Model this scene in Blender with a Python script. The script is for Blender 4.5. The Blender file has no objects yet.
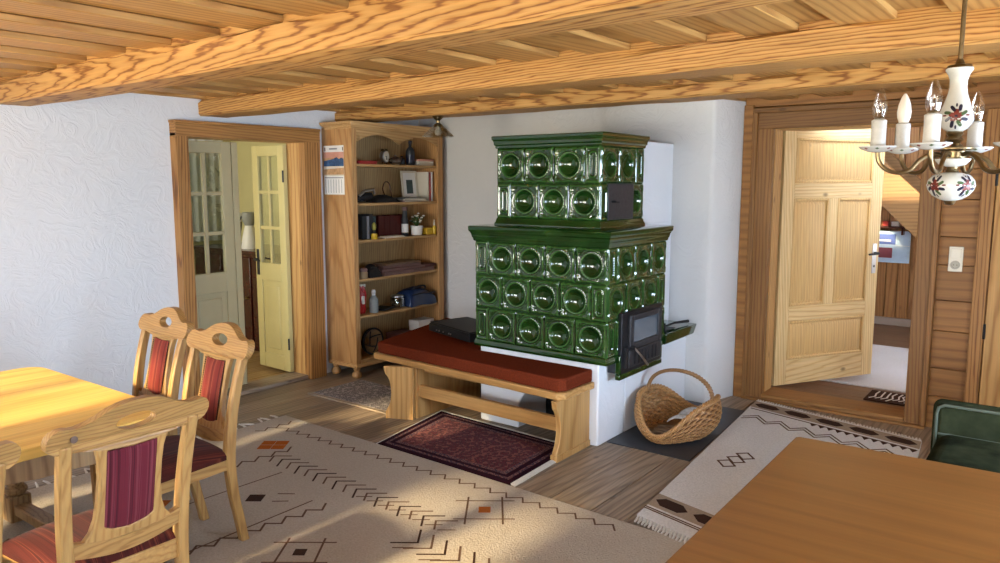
import bpy, math, random
from mathutils import Vector, Matrix
from mathutils.geometry import tessellate_polygon
random.seed(7)
PI = math.pi
scene = bpy.context.scene
COL = scene.collection

# ------------------------------------------------------------------ materials
def nmat(name):
    m = bpy.data.materials.new(name); m.use_nodes = True
    nt = m.node_tree; nt.nodes.clear()
    out = nt.nodes.new('ShaderNodeOutputMaterial')
    b = nt.nodes.new('ShaderNodeBsdfPrincipled')
    nt.links.new(b.outputs[0], out.inputs[0])
    return m, nt, b

def node(nt, typ, ins=None, **kw):
    n = nt.nodes.new('ShaderNode' + typ)
    for k, v in kw.items(): setattr(n, k, v)
    for k, v in (ins or {}).items():
        if isinstance(v, bpy.types.NodeSocket): nt.links.new(v, n.inputs[k])
        else: n.inputs[k].default_value = v
    return n

def c4(c): return (c[0], c[1], c[2], 1.0)

def ramp(nt, fac, stops):
    r = node(nt, 'ValToRGB', {0: fac})
    e = r.color_ramp.elements
    e[0].position, e[0].color = stops[0][0], c4(stops[0][1])
    e[1].position, e[1].color = stops[-1][0], c4(stops[-1][1])
    for p, c in stops[1:-1]:
        q = e.new(p); q.color = c4(c)
    return r.outputs[0]

def coords(nt, rnd=True):
    tc = node(nt, 'TexCoord'); v = tc.outputs['Object']
    if rnd:
        oi = node(nt, 'ObjectInfo'); g = node(nt, 'NewGeometry')
        a = node(nt, 'Math', {0: oi.outputs['Random'], 1: 7.3}, operation='MULTIPLY')
        b = node(nt, 'Math', {0: g.outputs['Random Per Island'], 1: 11.7}, operation='MULTIPLY_ADD'); nt.links.new(a.outputs[0], b.inputs[2])
        v = node(nt, 'VectorMath', {0: v, 1: b.outputs[0]}, operation='ADD').outputs[0]
    return v

def mixc(nt, fac, a, b, blend='MIX'):
    m = node(nt, 'Mix', data_type='RGBA', blend_type=blend)
    for k, v in ((0, fac), (6, a), (7, b)):
        if isinstance(v, bpy.types.NodeSocket): nt.links.new(v, m.inputs[k])
        else: m.inputs[k].default_value = c4(v) if k else v
    return m.outputs[2]

def wood(name, light, mid, dark, axis=0, ring=9.0, dist=3.0, rough=0.5, bump=0.12, knots=0.5, vary=0.25, stretch=0.13, fibre=0.22, spec=0.35, strong=False):
    m, nt, b = nmat(name)
    tc = node(nt, 'TexCoord'); oi = node(nt, 'ObjectInfo'); ge = node(nt, 'NewGeometry')
    r = node(nt, 'Math', {0: oi.outputs['Random'], 1: 3.7}, operation='MULTIPLY_ADD'); nt.links.new(ge.outputs['Random Per Island'], r.inputs[2])
    wn = node(nt, 'TexWhiteNoise', {'W': r.outputs[0]}, noise_dimensions='1D')
    off = node(nt, 'VectorMath', {0: wn.outputs['Color'], 1: tuple((9.0 if k == axis else 0.34) for k in range(3)), 2: tuple((0.0 if k == axis else -0.17) for k in range(3))}, operation='MULTIPLY_ADD')
    v = node(nt, 'VectorMath', {0: tc.outputs['Object'], 1: off.outputs[0]}, operation='ADD').outputs[0]
    sc = [1.0, 1.0, 1.0]; sc[axis] = stretch
    rot = [0.42, 0.36, 0.38]; rot[axis] = 0.0
    mp = node(nt, 'Mapping', {0: v, 1: (0.031, 0.023, 0.017), 2: tuple(rot), 3: sc})
    w = node(nt, 'TexWave', {0: mp.outputs[0], 'Scale': ring * 1.6, 'Distortion': dist * 1.0, 'Detail': 2.5, 'Detail Scale': 1.6, 'Detail Roughness': 0.55},
             wave_type='RINGS', rings_direction='XYZ'[axis], wave_profile='SIN')
    fs = [70.0, 70.0, 70.0]; fs[axis] = 2.2
    mf = node(nt, 'Mapping', {0: v, 3: fs})
    f = node(nt, 'TexNoise', {0: mf.outputs[0], 'Scale': 1.0, 'Detail': 3.0})
    col = ramp(nt, w.outputs['Fac'], [(0.0, light), (0.5, [(a * 2 + b) / 3 for a, b in zip(light, mid)]), (0.82, mid), (1.0, [(a + b) / 2 for a, b in zip(mid, dark)] if not strong else dark)])
    fr = ramp(nt, f.outputs['Fac'], [(0.3, (1 - fibre,) * 3), (0.65, (1, 1, 1))])
    col = mixc(nt, 1.0, col, fr, 'MULTIPLY')
    # slow colour drift and board to board difference
    n2 = node(nt, 'TexNoise', {0: v, 'Scale': 1.3, 'Detail': 2.0})
    g = node(nt, 'NewGeometry')
    mm = node(nt, 'Math', {0: n2.outputs['Fac'], 1: g.outputs['Random Per Island']}, operation='ADD')
    vr = ramp(nt, node(nt, 'Math', {0: mm.outputs[0], 1: 0.5}, operation='MULTIPLY').outputs[0], [(0.15, (1 - vary,) * 3), (0.8, (1.0, 1.0, 1.0))])
    col = mixc(nt, 1.0, col, vr, 'MULTIPLY')
    if knots:
        ks = [2.6, 2.6, 2.6]; ks[axis] = 1.5
        mk = node(nt, 'Mapping', {0: v, 3: ks})
        vo = node(nt, 'TexVoronoi', {0: mk.outputs[0], 'Scale': 1.9, 'Randomness': 1.0})
        kr = ramp(nt, vo.outputs['Distance'], [(0.045, (1, 1, 1)), (0.105, (0, 0, 0))])
        kf = node(nt, 'Math', {0: kr, 1: knots}, operation='MULTIPLY')
        col = mixc(nt, kf.outputs[0], col, [x * 0.35 for x in dark])
    nt.links.new(col, b.inputs['Base Color'])
    b.inputs['Roughness'].default_value = rough
    b.inputs['Specular IOR Level'].default_value = spec
    bp = node(nt, 'Bump', {'Strength': bump, 'Distance': 0.004, 'Height': mixc(nt, 0.5, w.outputs['Color'], f.outputs['Color'])})
    nt.links.new(bp.outputs[0], b.inputs['Normal'])
    return m

def add_crevice_shade(m, dark):  # darkens hollows by pointiness, painting their shade into the colour
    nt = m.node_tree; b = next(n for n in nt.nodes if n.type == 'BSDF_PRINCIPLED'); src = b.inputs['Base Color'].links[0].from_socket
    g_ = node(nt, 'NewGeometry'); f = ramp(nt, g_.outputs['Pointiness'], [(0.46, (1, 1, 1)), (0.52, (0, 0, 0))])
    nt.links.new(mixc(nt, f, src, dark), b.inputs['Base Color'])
def plain(name, col, rough=0.5, metal=0.0, noise=0.0, nscale=20.0, bump=0.0, spec=0.5, coat=0.0, sheen=0.0):
    m, nt, b = nmat(name)
    b.inputs['Base Color'].default_value = c4(col)
    b.inputs['Roughness'].default_value = rough
    b.inputs['Metallic'].default_value = metal
    b.inputs['Specular IOR Level'].default_value = spec
    b.inputs['Coat Weight'].default_value = coat
    if sheen:
        b.inputs['Sheen Weight'].default_value = sheen
        b.inputs['Sheen Roughness'].default_value = 0.4
    if noise or bump:
        v = coords(nt, False)
        n = node(nt, 'TexNoise', {0: v, 'Scale': nscale, 'Detail': 4.0, 'Roughness': 0.6})
        if noise:
            c = ramp(nt, n.outputs['Fac'], [(0.3, [x * (1 - noise) for x in col]), (0.7, [min(1, x * (1 + noise * 0.6)) for x in col])])
            nt.links.new(c, b.inputs['Base Color'])
        if bump:
            bp = node(nt, 'Bump', {'Strength': bump, 'Distance': 0.004, 'Height': n.outputs['Fac']})
            nt.links.new(bp.outputs[0], b.inputs['Normal'])
    return m

def plaster(name, col, strength=0.42):
    m, nt, b = nmat(name)
    v = coords(nt, False)
    wn = node(nt, 'TexNoise', {0: v, 'Scale': 3.0, 'Detail': 2.0})
    wv = node(nt, 'VectorMath', {0: v, 1: wn.outputs['Color']}, operation='ADD')
    s = node(nt, 'Mapping', {0: wv.outputs[0], 2: (0.6, 0.7, 0.5), 3: (3.0, 3.0, 9.0)})
    n1 = node(nt, 'TexNoise', {0: s.outputs[0], 'Scale': 1.9, 'Detail': 4.0, 'Roughness': 0.62, 'Distortion': 0.5})
    s2 = node(nt, 'Mapping', {0: wv.outputs[0], 2: (-0.5, 0.4, 0.9), 3: (14.0, 14.0, 3.5)})
    n2 = node(nt, 'TexNoise', {0: s2.outputs[0], 'Scale': 1.2, 'Detail': 3.0, 'Distortion': 0.7})
    r1 = ramp(nt, n1.outputs['Fac'], [(0.40, (0, 0, 0)), (0.66, (1, 1, 1))])
    h = mixc(nt, 0.45, r1, n2.outputs['Color'])
    bp = node(nt, 'Bump', {'Strength': strength, 'Distance': 0.010, 'Height': h})
    nt.links.new(bp.outputs[0], b.inputs['Normal'])
    n3 = node(nt, 'TexNoise', {0: v, 'Scale': 1.6, 'Detail': 3.0})
    cc = ramp(nt, n3.outputs['Fac'], [(0.3, [x * 0.95 for x in col]), (0.7, col)])
    nt.links.new(cc, b.inputs['Base Color'])
    b.inputs['Roughness'].default_value = 0.9
    b.inputs['Specular IOR Level'].default_value = 0.15
    return m

def stripes(name, base, alt, axis=0, scale=60.0, rough=0.85):
    m, nt, b = nmat(name)
    v = coords(nt, False)
    sc = [0.4, 0.4, 0.4]; sc[axis] = scale
    mp = node(nt, 'Mapping', {0: v, 3: sc})
    n = node(nt, 'TexNoise', {0: mp.outputs[0], 'Scale': 1.0, 'Detail': 2.0})
    col = ramp(nt, n.outputs['Fac'], [(0.34, [x * 0.45 for x in base]), (0.46, base), (0.56, base), (0.63, alt), (0.7, [x * 0.6 for x in base])])
    nt.links.new(col, b.inputs['Base Color'])
    b.inputs['Roughness'].default_value = rough
    b.inputs['Specular IOR Level'].default_value = 0.2
    b.inputs['Sheen Weight'].default_value = 0.04
    n2 = node(nt, 'TexNoise', {0: v, 'Scale': 400.0})
    bp = node(nt, 'Bump', {'Strength': 0.3, 'Distance': 0.001, 'Height': n2.outputs['Fac']})
    nt.links.new(bp.outputs[0], b.inputs['Normal'])
    return m

def glaze(name, edge=True):
    m, nt, b = nmat(name)
    v = coords(nt, False)
    n = node(nt, 'TexNoise', {0: v, 'Scale': 9.0, 'Detail': 4.0, 'Roughness': 0.65})
    col = ramp(nt, n.outputs['Fac'], [(0.3, (0.0016, 0.010, 0.002)), (0.5, (0.0050, 0.030, 0.0040)), (0.76, (0.017, 0.056, 0.008))])
    g = node(nt, 'NewGeometry')
    pr = ramp(nt, g.outputs['Pointiness'], [(0.49, (0, 0, 0)), (0.56, (1, 1, 1))])
    if edge: col = mixc(nt, pr, col, (0.035, 0.085, 0.02))
    nt.links.new(col, b.inputs['Base Color'])
    b.inputs['Roughness'].default_value = 0.09
    b.inputs['Specular IOR Level'].default_value = 0.55
    b.inputs['Coat Weight'].default_value = 0.4
    b.inputs['Coat Roughness'].default_value = 0.03
    n2 = node(nt, 'TexNoise', {0: v, 'Scale': 22.0, 'Detail': 2.0})
    bp = node(nt, 'Bump', {'Strength': 0.12, 'Distance': 0.004, 'Height': n2.outputs['Fac']})
    nt.links.new(bp.outputs[0], b.inputs['Normal'])
    return m

def glass(name, col=(1, 1, 1), rough=0.0, wav=0.0, clear=0.75, glare=0.14):
    m = bpy.data.materials.new(name); m.use_nodes = True
    nt = m.node_tree; nt.nodes.clear()
    out = nt.nodes.new('ShaderNodeOutputMaterial')
    t = node(nt, 'BsdfTransparent', {0: c4([x * clear for x in col])})
    g = node(nt, 'BsdfGlossy', {'Color': (1, 1, 1, 1), 'Roughness': rough})
    fr = node(nt, 'LayerWeight', {'Blend': 0.25})
    a = node(nt, 'Math', {0: fr.outputs['Facing'], 1: 0.6, 2: glare}, operation='MULTIPLY_ADD')
    mx = node(nt, 'MixShader', {0: a.outputs[0]})
    nt.links.new(t.outputs[0], mx.inputs[1]); nt.links.new(g.outputs[0], mx.inputs[2])
    nt.links.new(mx.outputs[0], out.inputs[0])
    if wav:
        tc = node(nt, 'TexCoord')
        n = node(nt, 'TexNoise', {0: tc.outputs['Object'], 'Scale': 14.0, 'Detail': 1.0})
        bp = node(nt, 'Bump', {'Strength': wav, 'Distance': 0.01, 'Height': n.outputs['Fac']})
        nt.links.new(bp.outputs[0], g.inputs['Normal'])
    return m

def persian(name, cols, scale):
    m, nt, b = nmat(name)
    v = coords(nt, False)
    vo = node(nt, 'TexVoronoi', {0: v, 'Scale': scale}, distance='MANHATTAN')
    n = node(nt, 'TexNoise', {0: v, 'Scale': scale * 1.7, 'Detail': 3.0})
    f = node(nt, 'Math', {0: vo.outputs['Distance'], 1: n.outputs['Fac']}, operation='MULTIPLY')
    k = len(cols)
    col = ramp(nt, f.outputs[0], [(0.06 + 0.42 * i / (k - 1), c) for i, c in enumerate(cols)])
    nt.links.new(col, b.inputs['Base Color'])
    b.inputs['Roughness'].default_value = 0.95
    b.inputs['Specular IOR Level'].default_value = 0.1
    b.inputs['Sheen Weight'].default_value = 0.04
    n2 = node(nt, 'TexNoise', {0: v, 'Scale': 300.0})
    bp = node(nt, 'Bump', {'Strength': 0.5, 'Distance': 0.003, 'Height': n2.outputs['Fac']})
    nt.links.new(bp.outputs[0], b.inputs['Normal'])
    return m

def woolly(name, col, noise=0.18):
    m, nt, b = nmat(name)
    v = coords(nt, False)
    n = node(nt, 'TexNoise', {0: v, 'Scale': 90.0, 'Detail': 4.0, 'Roughness': 0.7})
    n0 = node(nt, 'TexNoise', {0: v, 'Scale': 1.4, 'Detail': 2.0})
    c = ramp(nt, n.outputs['Fac'], [(0.3, [x * (1 - noise) for x in col]), (0.7, [min(1, x * 1.06) for x in col])])
    c = mixc(nt, 1.0, c, ramp(nt, n0.outputs['Fac'], [(0.3, (0.9, 0.88, 0.86)), (0.7, (1, 1, 1))]), 'MULTIPLY')
    nt.links.new(c, b.inputs['Base Color'])
    b.inputs['Roughness'].default_value = 1.0
    b.inputs['Specular IOR Level'].default_value = 0.05
    b.inputs['Sheen Weight'].default_value = 0.0
    bp = node(nt, 'Bump', {'Strength': 0.9, 'Distance': 0.012, 'Height': n.outputs['Fac']})
    nt.links.new(bp.outputs[0], b.inputs['Normal'])
    return m

M = {}
PINE_L, PINE_M, PINE_D = (0.60, 0.335, 0.115), (0.50, 0.255, 0.078), (0.25, 0.095, 0.024)
M['beam'] = wood('beam_wood', (0.55, 0.30, 0.092), (0.46, 0.225, 0.060), (0.23, 0.088, 0.021), 0, ring=15, dist=5.0, bump=0.4, knots=0.95, stretch=0.11, rough=0.6, strong=True)
M['board'] = wood('ceiling_boards', (0.54, 0.295, 0.088), (0.46, 0.232, 0.063), (0.27, 0.115, 0.026), 1, ring=6, dist=3.0, bump=0.1, knots=0.6, vary=0.3, rough=0.55)
M['casing_z'] = wood('casing_upright', (0.42, 0.205, 0.060), (0.35, 0.16, 0.043), (0.19, 0.072, 0.018), 2, ring=10, dist=5.0, knots=0.6, stretch=0.08, strong=True)
M['casing_x'] = wood('casing_cross_x', (0.36, 0.175, 0.052), (0.30, 0.135, 0.037), (0.16, 0.062, 0.016), 0, ring=10, dist=4.0, knots=0.6, stretch=0.1)
M['casing_y'] = wood('casing_cross_y', (0.42, 0.205, 0.060), (0.35, 0.16, 0.043), (0.19, 0.072, 0.018), 1, ring=10, dist=4.0, knots=0.6, stretch=0.1)
M['casing2_z'] = wood('dark_casing_upright', (0.29, 0.135, 0.038), (0.24, 0.105, 0.028), (0.13, 0.048, 0.012), 2, ring=9, dist=5.0, knots=0.6, stretch=0.1)
M['casing2_x_shaded'] = wood('shaded_casing_cross', (0.22, 0.10, 0.027), (0.18, 0.078, 0.02), (0.10, 0.036, 0.009), 0, ring=9, dist=5.0, knots=0.6, stretch=0.1)  # head darker than the uprights: shade of the beam put into its colour
M['reveal'] = wood('reveal_wood', (0.60, 0.345, 0.12), (0.52, 0.275, 0.085), (0.32, 0.14, 0.04), 2, ring=6, dist=3.0, knots=0.8)
M['wallboard'] = wood('wall_boards', (0.33, 0.150, 0.040), (0.285, 0.122, 0.031), (0.18, 0.068, 0.016), 0, ring=3.5, dist=3.0, knots=0.8, vary=0.25)
M['leafwood'] = wood('pale_door_wood', (0.76, 0.56, 0.28), (0.70, 0.49, 0.22), (0.50, 0.29, 0.10), 2, ring=9, dist=3.0, knots=0.8, vary=0.15)
M['leafwood_h'] = wood('pale_door_wood_cross', (0.76, 0.56, 0.28), (0.70, 0.49, 0.22), (0.50, 0.29, 0.10), 0, ring=9, dist=3.0, knots=0.8, vary=0.15)
M['leafpanel'] = wood('door_panel_wood', (0.68, 0.45, 0.185), (0.64, 0.41, 0.16), (0.60, 0.375, 0.14), 2, ring=8, dist=4.0, knots=0.6, vary=0.15)
M['floor'] = wood('floor_planks', (0.42, 0.32, 0.225), (0.36, 0.265, 0.18), (0.20, 0.135, 0.09), 1, ring=6, dist=4.0, knots=0.8, vary=0.4, rough=0.42, fibre=0.45, bump=0.15)
M['hallfloor'] = wood('hall_floor', (0.22, 0.13, 0.075), (0.17, 0.095, 0.05), (0.09, 0.05, 0.03), 0, ring=6, dist=3.0, knots=0.4, rough=0.5)
M['chair'] = wood('chair_wood', (0.44, 0.255, 0.085), (0.39, 0.215, 0.069), (0.29, 0.14, 0.042), 2, ring=9, dist=3.5, knots=0.35, rough=0.4, vary=0.15)
M['chair_x'] = wood('chair_wood_cross', (0.42, 0.24, 0.08), (0.36, 0.195, 0.063), (0.22, 0.10, 0.032), 0, ring=18, dist=5.0, knots=0.3, rough=0.4, vary=0.15, stretch=0.2)
M['chair_y'] = wood('chair_wood_side', (0.44, 0.255, 0.085), (0.39, 0.215, 0.069), (0.29, 0.14, 0.042), 1, ring=9, dist=3.5, knots=0.35, rough=0.4, vary=0.15)
M['tabletop'] = wood('dining_table_wood', (0.74, 0.475, 0.115), (0.68, 0.41, 0.088), (0.56, 0.30, 0.06), 1, ring=3, dist=3.0, knots=0.7, rough=0.5, vary=0.1, spec=0.2)
M['tableleg'] = wood('table_frame_wood', (0.40, 0.25, 0.11), (0.34, 0.20, 0.085), (0.20, 0.10, 0.04), 2, ring=9, dist=4.0, knots=0.3)
M['front'] = wood('front_table_veneer', (0.195, 0.083, 0.020), (0.178, 0.073, 0.017), (0.15, 0.059, 0.013), 0, ring=4, dist=2.5, knots=0, rough=0.38, vary=0.08, stretch=0.06, fibre=0.16, bump=0.02, spec=0.4)
M['bench'] = wood('bench_wood', (0.58, 0.335, 0.12), (0.52, 0.28, 0.09), (0.39, 0.185, 0.055), 2, ring=6, dist=2.0, knots=0.2, vary=0.15, rough=0.4)
M['bench_x'] = wood('bench_wood_long', (0.58, 0.335, 0.12), (0.52, 0.28, 0.09), (0.39, 0.185, 0.055), 0, ring=6, dist=2.0, knots=0.2, vary=0.15, rough=0.4)
M['shelf'] = wood('bookcase_wood', (0.58, 0.32, 0.125), (0.52, 0.27, 0.098), (0.36, 0.165, 0.055), 2, ring=8, dist=2.5, knots=0.25, vary=0.25)
M['shelf_y'] = wood('bookcase_wood_cross', (0.62, 0.38, 0.155), (0.56, 0.32, 0.125), (0.40, 0.20, 0.07), 1, ring=8, dist=2.5, knots=0.2, vary=0.2)
M['shelfback'] = wood('bookcase_back', (0.60, 0.41, 0.19), (0.54, 0.35, 0.155), (0.38, 0.22, 0.09), 2, ring=10, dist=4.0, knots=0.2, vary=0.25)
M['hallpanel'] = wood('hall_panels', (0.42, 0.20, 0.062), (0.36, 0.16, 0.048), (0.22, 0.09, 0.025), 2, ring=7, dist=2.5, knots=0.4, vary=0.3)
M['stair'] = wood('stair_wood', (0.27, 0.14, 0.045), (0.23, 0.115, 0.035), (0.14, 0.06, 0.018), 0, ring=6, dist=2.5, knots=0.4)
M['plaster'] = plaster('wall_plaster', (0.64, 0.64, 0.635))
M['plinth'] = plaster('stove_masonry_white', (0.74, 0.76, 0.79), 0.2)
M['yellow'] = plain('kitchen_yellow_paint', (0.60, 0.54, 0.27), 0.8, noise=0.05, nscale=3)
M['cream'] = plain('cream_door_paint', (0.52, 0.44, 0.19), 0.45, noise=0.05, nscale=6)
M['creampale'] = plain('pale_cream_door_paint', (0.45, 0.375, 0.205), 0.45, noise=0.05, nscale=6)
M['glaze'] = glaze('green_tile_glaze')
M['glaze_m'] = glaze('green_moulding_glaze', False)
M['iron'] = plain('black_iron', (0.022, 0.023, 0.027), 0.45, 0.6, noise=0.3, nscale=30, bump=0.15)
M['iron2'] = plain('iron_door', (0.035, 0.035, 0.04), 0.5, 0.3, noise=0.3, nscale=40, bump=0.2)
M['brass'] = plain('antique_brass', (0.20, 0.145, 0.075), 0.32, 1.0, noise=0.2, nscale=40)
M['steel'] = plain('steel', (0.55, 0.55, 0.55), 0.3, 1.0)
M['stoveglass'] = plain('stove_glass', (0.05, 0.075, 0.10), 0.08, 0.0, spec=0.8)
M['redvelvet'] = plain('red_velvet', (0.135, 0.026, 0.011), 0.9, noise=0.25, nscale=120, bump=0.5, spec=0.0, sheen=0.0)
M['seatstripe'] = stripes('striped_seat_fabric', (0.055, 0.007, 0.004), (0.12, 0.025, 0.012), 0, 90)
M['backstripe'] = stripes('striped_back_fabric', (0.15, 0.018, 0.012), (0.26, 0.075, 0.035), 0, 130)
M['rearstripe'] = stripes('striped_rear_fabric', (0.10, 0.009, 0.017), (0.17, 0.035, 0.045), 0, 150)
M['nail'] = plain('dark_nail', (0.03, 0.02, 0.012), 0.35, 0.7)
M['knot'] = plain('dark_knot_wood', (0.10, 0.05, 0.025), 0.5, noise=0.3, nscale=60)
M['rug'] = woolly('cream_wool', (0.50, 0.44, 0.365))
M['rug2'] = woolly('runner_wool', (0.76, 0.75, 0.73))
M['rugband'] = woolly('runner_tan_band', (0.40, 0.32, 0.24))
M['wool_dark'] = woolly('dark_brown_wool', (0.06, 0.033, 0.025))
M['wool_brown'] = woolly('brown_wool', (0.15, 0.09, 0.062))
M['wool_orange'] = woolly('orange_wool', (0.42, 0.12, 0.025))
M['fringe'] = woolly('white_fringe', (0.72, 0.69, 0.63))
M['persian'] = persian('red_rug_field', [(0.02, 0.010, 0.022), (0.105, 0.006, 0.011), (0.075, 0.005, 0.009), (0.035, 0.004, 0.009), (0.16, 0.04, 0.032)], 30)
M['persian_b'] = persian('red_rug_border', [(0.03, 0.012, 0.02), (0.24, 0.11, 0.09), (0.10, 0.016, 0.02), (0.02, 0.014, 0.03)], 90)
M['persian_e'] = woolly('red_rug_edge', (0.028, 0.008, 0.016))
M['greyrug'] = persian('grey_rug_field', [(0.03, 0.025, 0.035), (0.34, 0.31, 0.31), (0.07, 0.055, 0.07), (0.40, 0.36, 0.35)], 34)
M['hallrug'] = woolly('hall_rug_wool', (0.72, 0.72, 0.73), 0.3)
M['slate'] = plain('slate_plate', (0.045, 0.05, 0.06), 0.45, 0.2, noise=0.2, nscale=8)
M['wicker'] = wood('wicker', (0.66, 0.38, 0.16), (0.52, 0.26, 0.095), (0.24, 0.10, 0.035), 0, ring=30, dist=8, knots=0, rough=0.45, vary=0.5, stretch=0.8, fibre=0.5)
add_crevice_shade(M['wicker'], (0.12, 0.045, 0.015))
M['wicker_d'] = wood('wicker_handle', (0.33, 0.18, 0.075), (0.25, 0.125, 0.045), (0.12, 0.05, 0.02), 0, ring=40, dist=8, knots=0, rough=0.45, stretch=0.8)
M['wicker_r'] = wood('wicker_rim', (0.58, 0.33, 0.13), (0.46, 0.23, 0.08), (0.22, 0.09, 0.03), 0, ring=40, dist=8, knots=0, rough=0.45, stretch=0.8)
M['paper'] = plain('newspaper', (0.58, 0.60, 0.64), 0.8, noise=0.35, nscale=45)
M['log'] = wood('kindling', (0.26, 0.17, 0.10), (0.19, 0.12, 0.07), (0.08, 0.05, 0.03), 0, knots=0.3)
M['velvet'] = plain('green_velvet', (0.024, 0.029, 0.015), 1.0, noise=0.75, nscale=7, bump=0.3, spec=0.03, sheen=0.0)
M['piping'] = plain('pale_velvet_piping', (0.065, 0.08, 0.055), 0.9)
M['black'] = plain('black_plastic', (0.012, 0.011, 0.012), 0.55, noise=0.2, nscale=60, spec=0.25)
M['white'] = plain('white_plastic', (0.78, 0.77, 0.74), 0.4)
M['ivory'] = plain('ivory_switch', (0.74, 0.70, 0.60), 0.35)
M['ivory_d'] = plain('shaded_ivory', (0.42, 0.39, 0.32), 0.4)
M['porcelain'] = plain('white_porcelain', (0.50, 0.51, 0.485), 0.12, spec=0.5, noise=0.05, nscale=15)
M['candle'] = plain('candle_sleeve', (0.47, 0.47, 0.455), 0.5, noise=0.12, nscale=50)
M['bulb'] = glass('bulb_glass', (1, 0.96, 0.9), 0.02, clear=0.86, glare=0.10)
M['bulbfrost'] = plain('frosted_bulb', (0.74, 0.70, 0.64), 0.25)
M['flower_red'] = plain('painted_red', (0.13, 0.018, 0.012), 0.3)
M['flower_blue'] = plain('painted_dark_blue', (0.010, 0.010, 0.028), 0.3)
M['flower_green'] = plain('painted_green', (0.045, 0.08, 0.03), 0.3)
M['pane'] = glass('door_pane', (0.96, 1.0, 0.95), 0.03, wav=0.25, clear=0.8, glare=0.16)
M['winpane'] = glass('window_pane', (1, 1, 1), 0.0, clear=0.97, glare=0.03)
M['mahogany'] = plain('dark_red_wood', (0.055, 0.013, 0.010), 0.25, noise=0.3, nscale=14)
M['curtain'] = plain('white_curtain', (0.75, 0.75, 0.72), 0.9)
M['bluebag'] = plain('dark_blue_plastic', (0.014, 0.03, 0.085), 0.25, spec=0.6, noise=0.2, nscale=10)
M['red'] = plain('red_packet', (0.36, 0.018, 0.016), 0.35)
M['yellowp'] = plain('yellow_plastic', (0.62, 0.40, 0.02), 0.4)
M['plum'] = plain('plum_cardboard', (0.12, 0.045, 0.04), 0.7, noise=0.25, nscale=12)
M['mauve'] = plain('mauve_cover', (0.20, 0.11, 0.095), 0.7, noise=0.2, nscale=12)
M['darkbook'] = plain('dark_book', (0.02, 0.022, 0.026), 0.5)
M['oxblood'] = stripes('oxblood_leather', (0.085, 0.014, 0.011), (0.10, 0.02, 0.014), 1, 60, 0.45)
M['clear'] = glass('clear_plastic', (0.92, 0.95, 0.95), 0.08, clear=0.75, glare=0.2)
M['green'] = plain('leaf_green', (0.06, 0.12, 0.035), 0.6)
M['petal'] = plain('white_petal', (0.72, 0.70, 0.62), 0.6)
M['plywood'] = plain('brown_pouch', (0.30, 0.20, 0.10), 0.7, noise=0.3, nscale=20)
M['pink'] = plain('pink_sky_print', (0.62, 0.30, 0.22), 0.6, noise=0.15, nscale=20)
M['blue'] = plain('blue_mountain_print', (0.03, 0.085, 0.20), 0.6, noise=0.6, nscale=40)
M['tan'] = plain('tan_print', (0.52, 0.30, 0.14), 0.6, noise=0.3, nscale=40)
M['teal'] = plain('teal_print', (0.03, 0.06, 0.065), 0.5, noise=0.4, nscale=60)
M['creampaper'] = plain('cream_paper', (0.66, 0.60, 0.48), 0.7)
M['ink'] = plain('grey_ink', (0.25, 0.25, 0.27), 0.7)
M['skyblue'] = plain('poster_pale_blue', (0.45, 0.62, 0.80), 0.6, noise=0.15, nscale=9)
M['pblue'] = plain('poster_deep_blue', (0.06, 0.11, 0.38), 0.6)
M['pred'] = plain('poster_dark_red', (0.22, 0.04, 0.06), 0.6)
M['frost'] = glass('lamp_glass', (0.95, 0.97, 0.95), 0.03, clear=0.9, glare=0.08)

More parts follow.
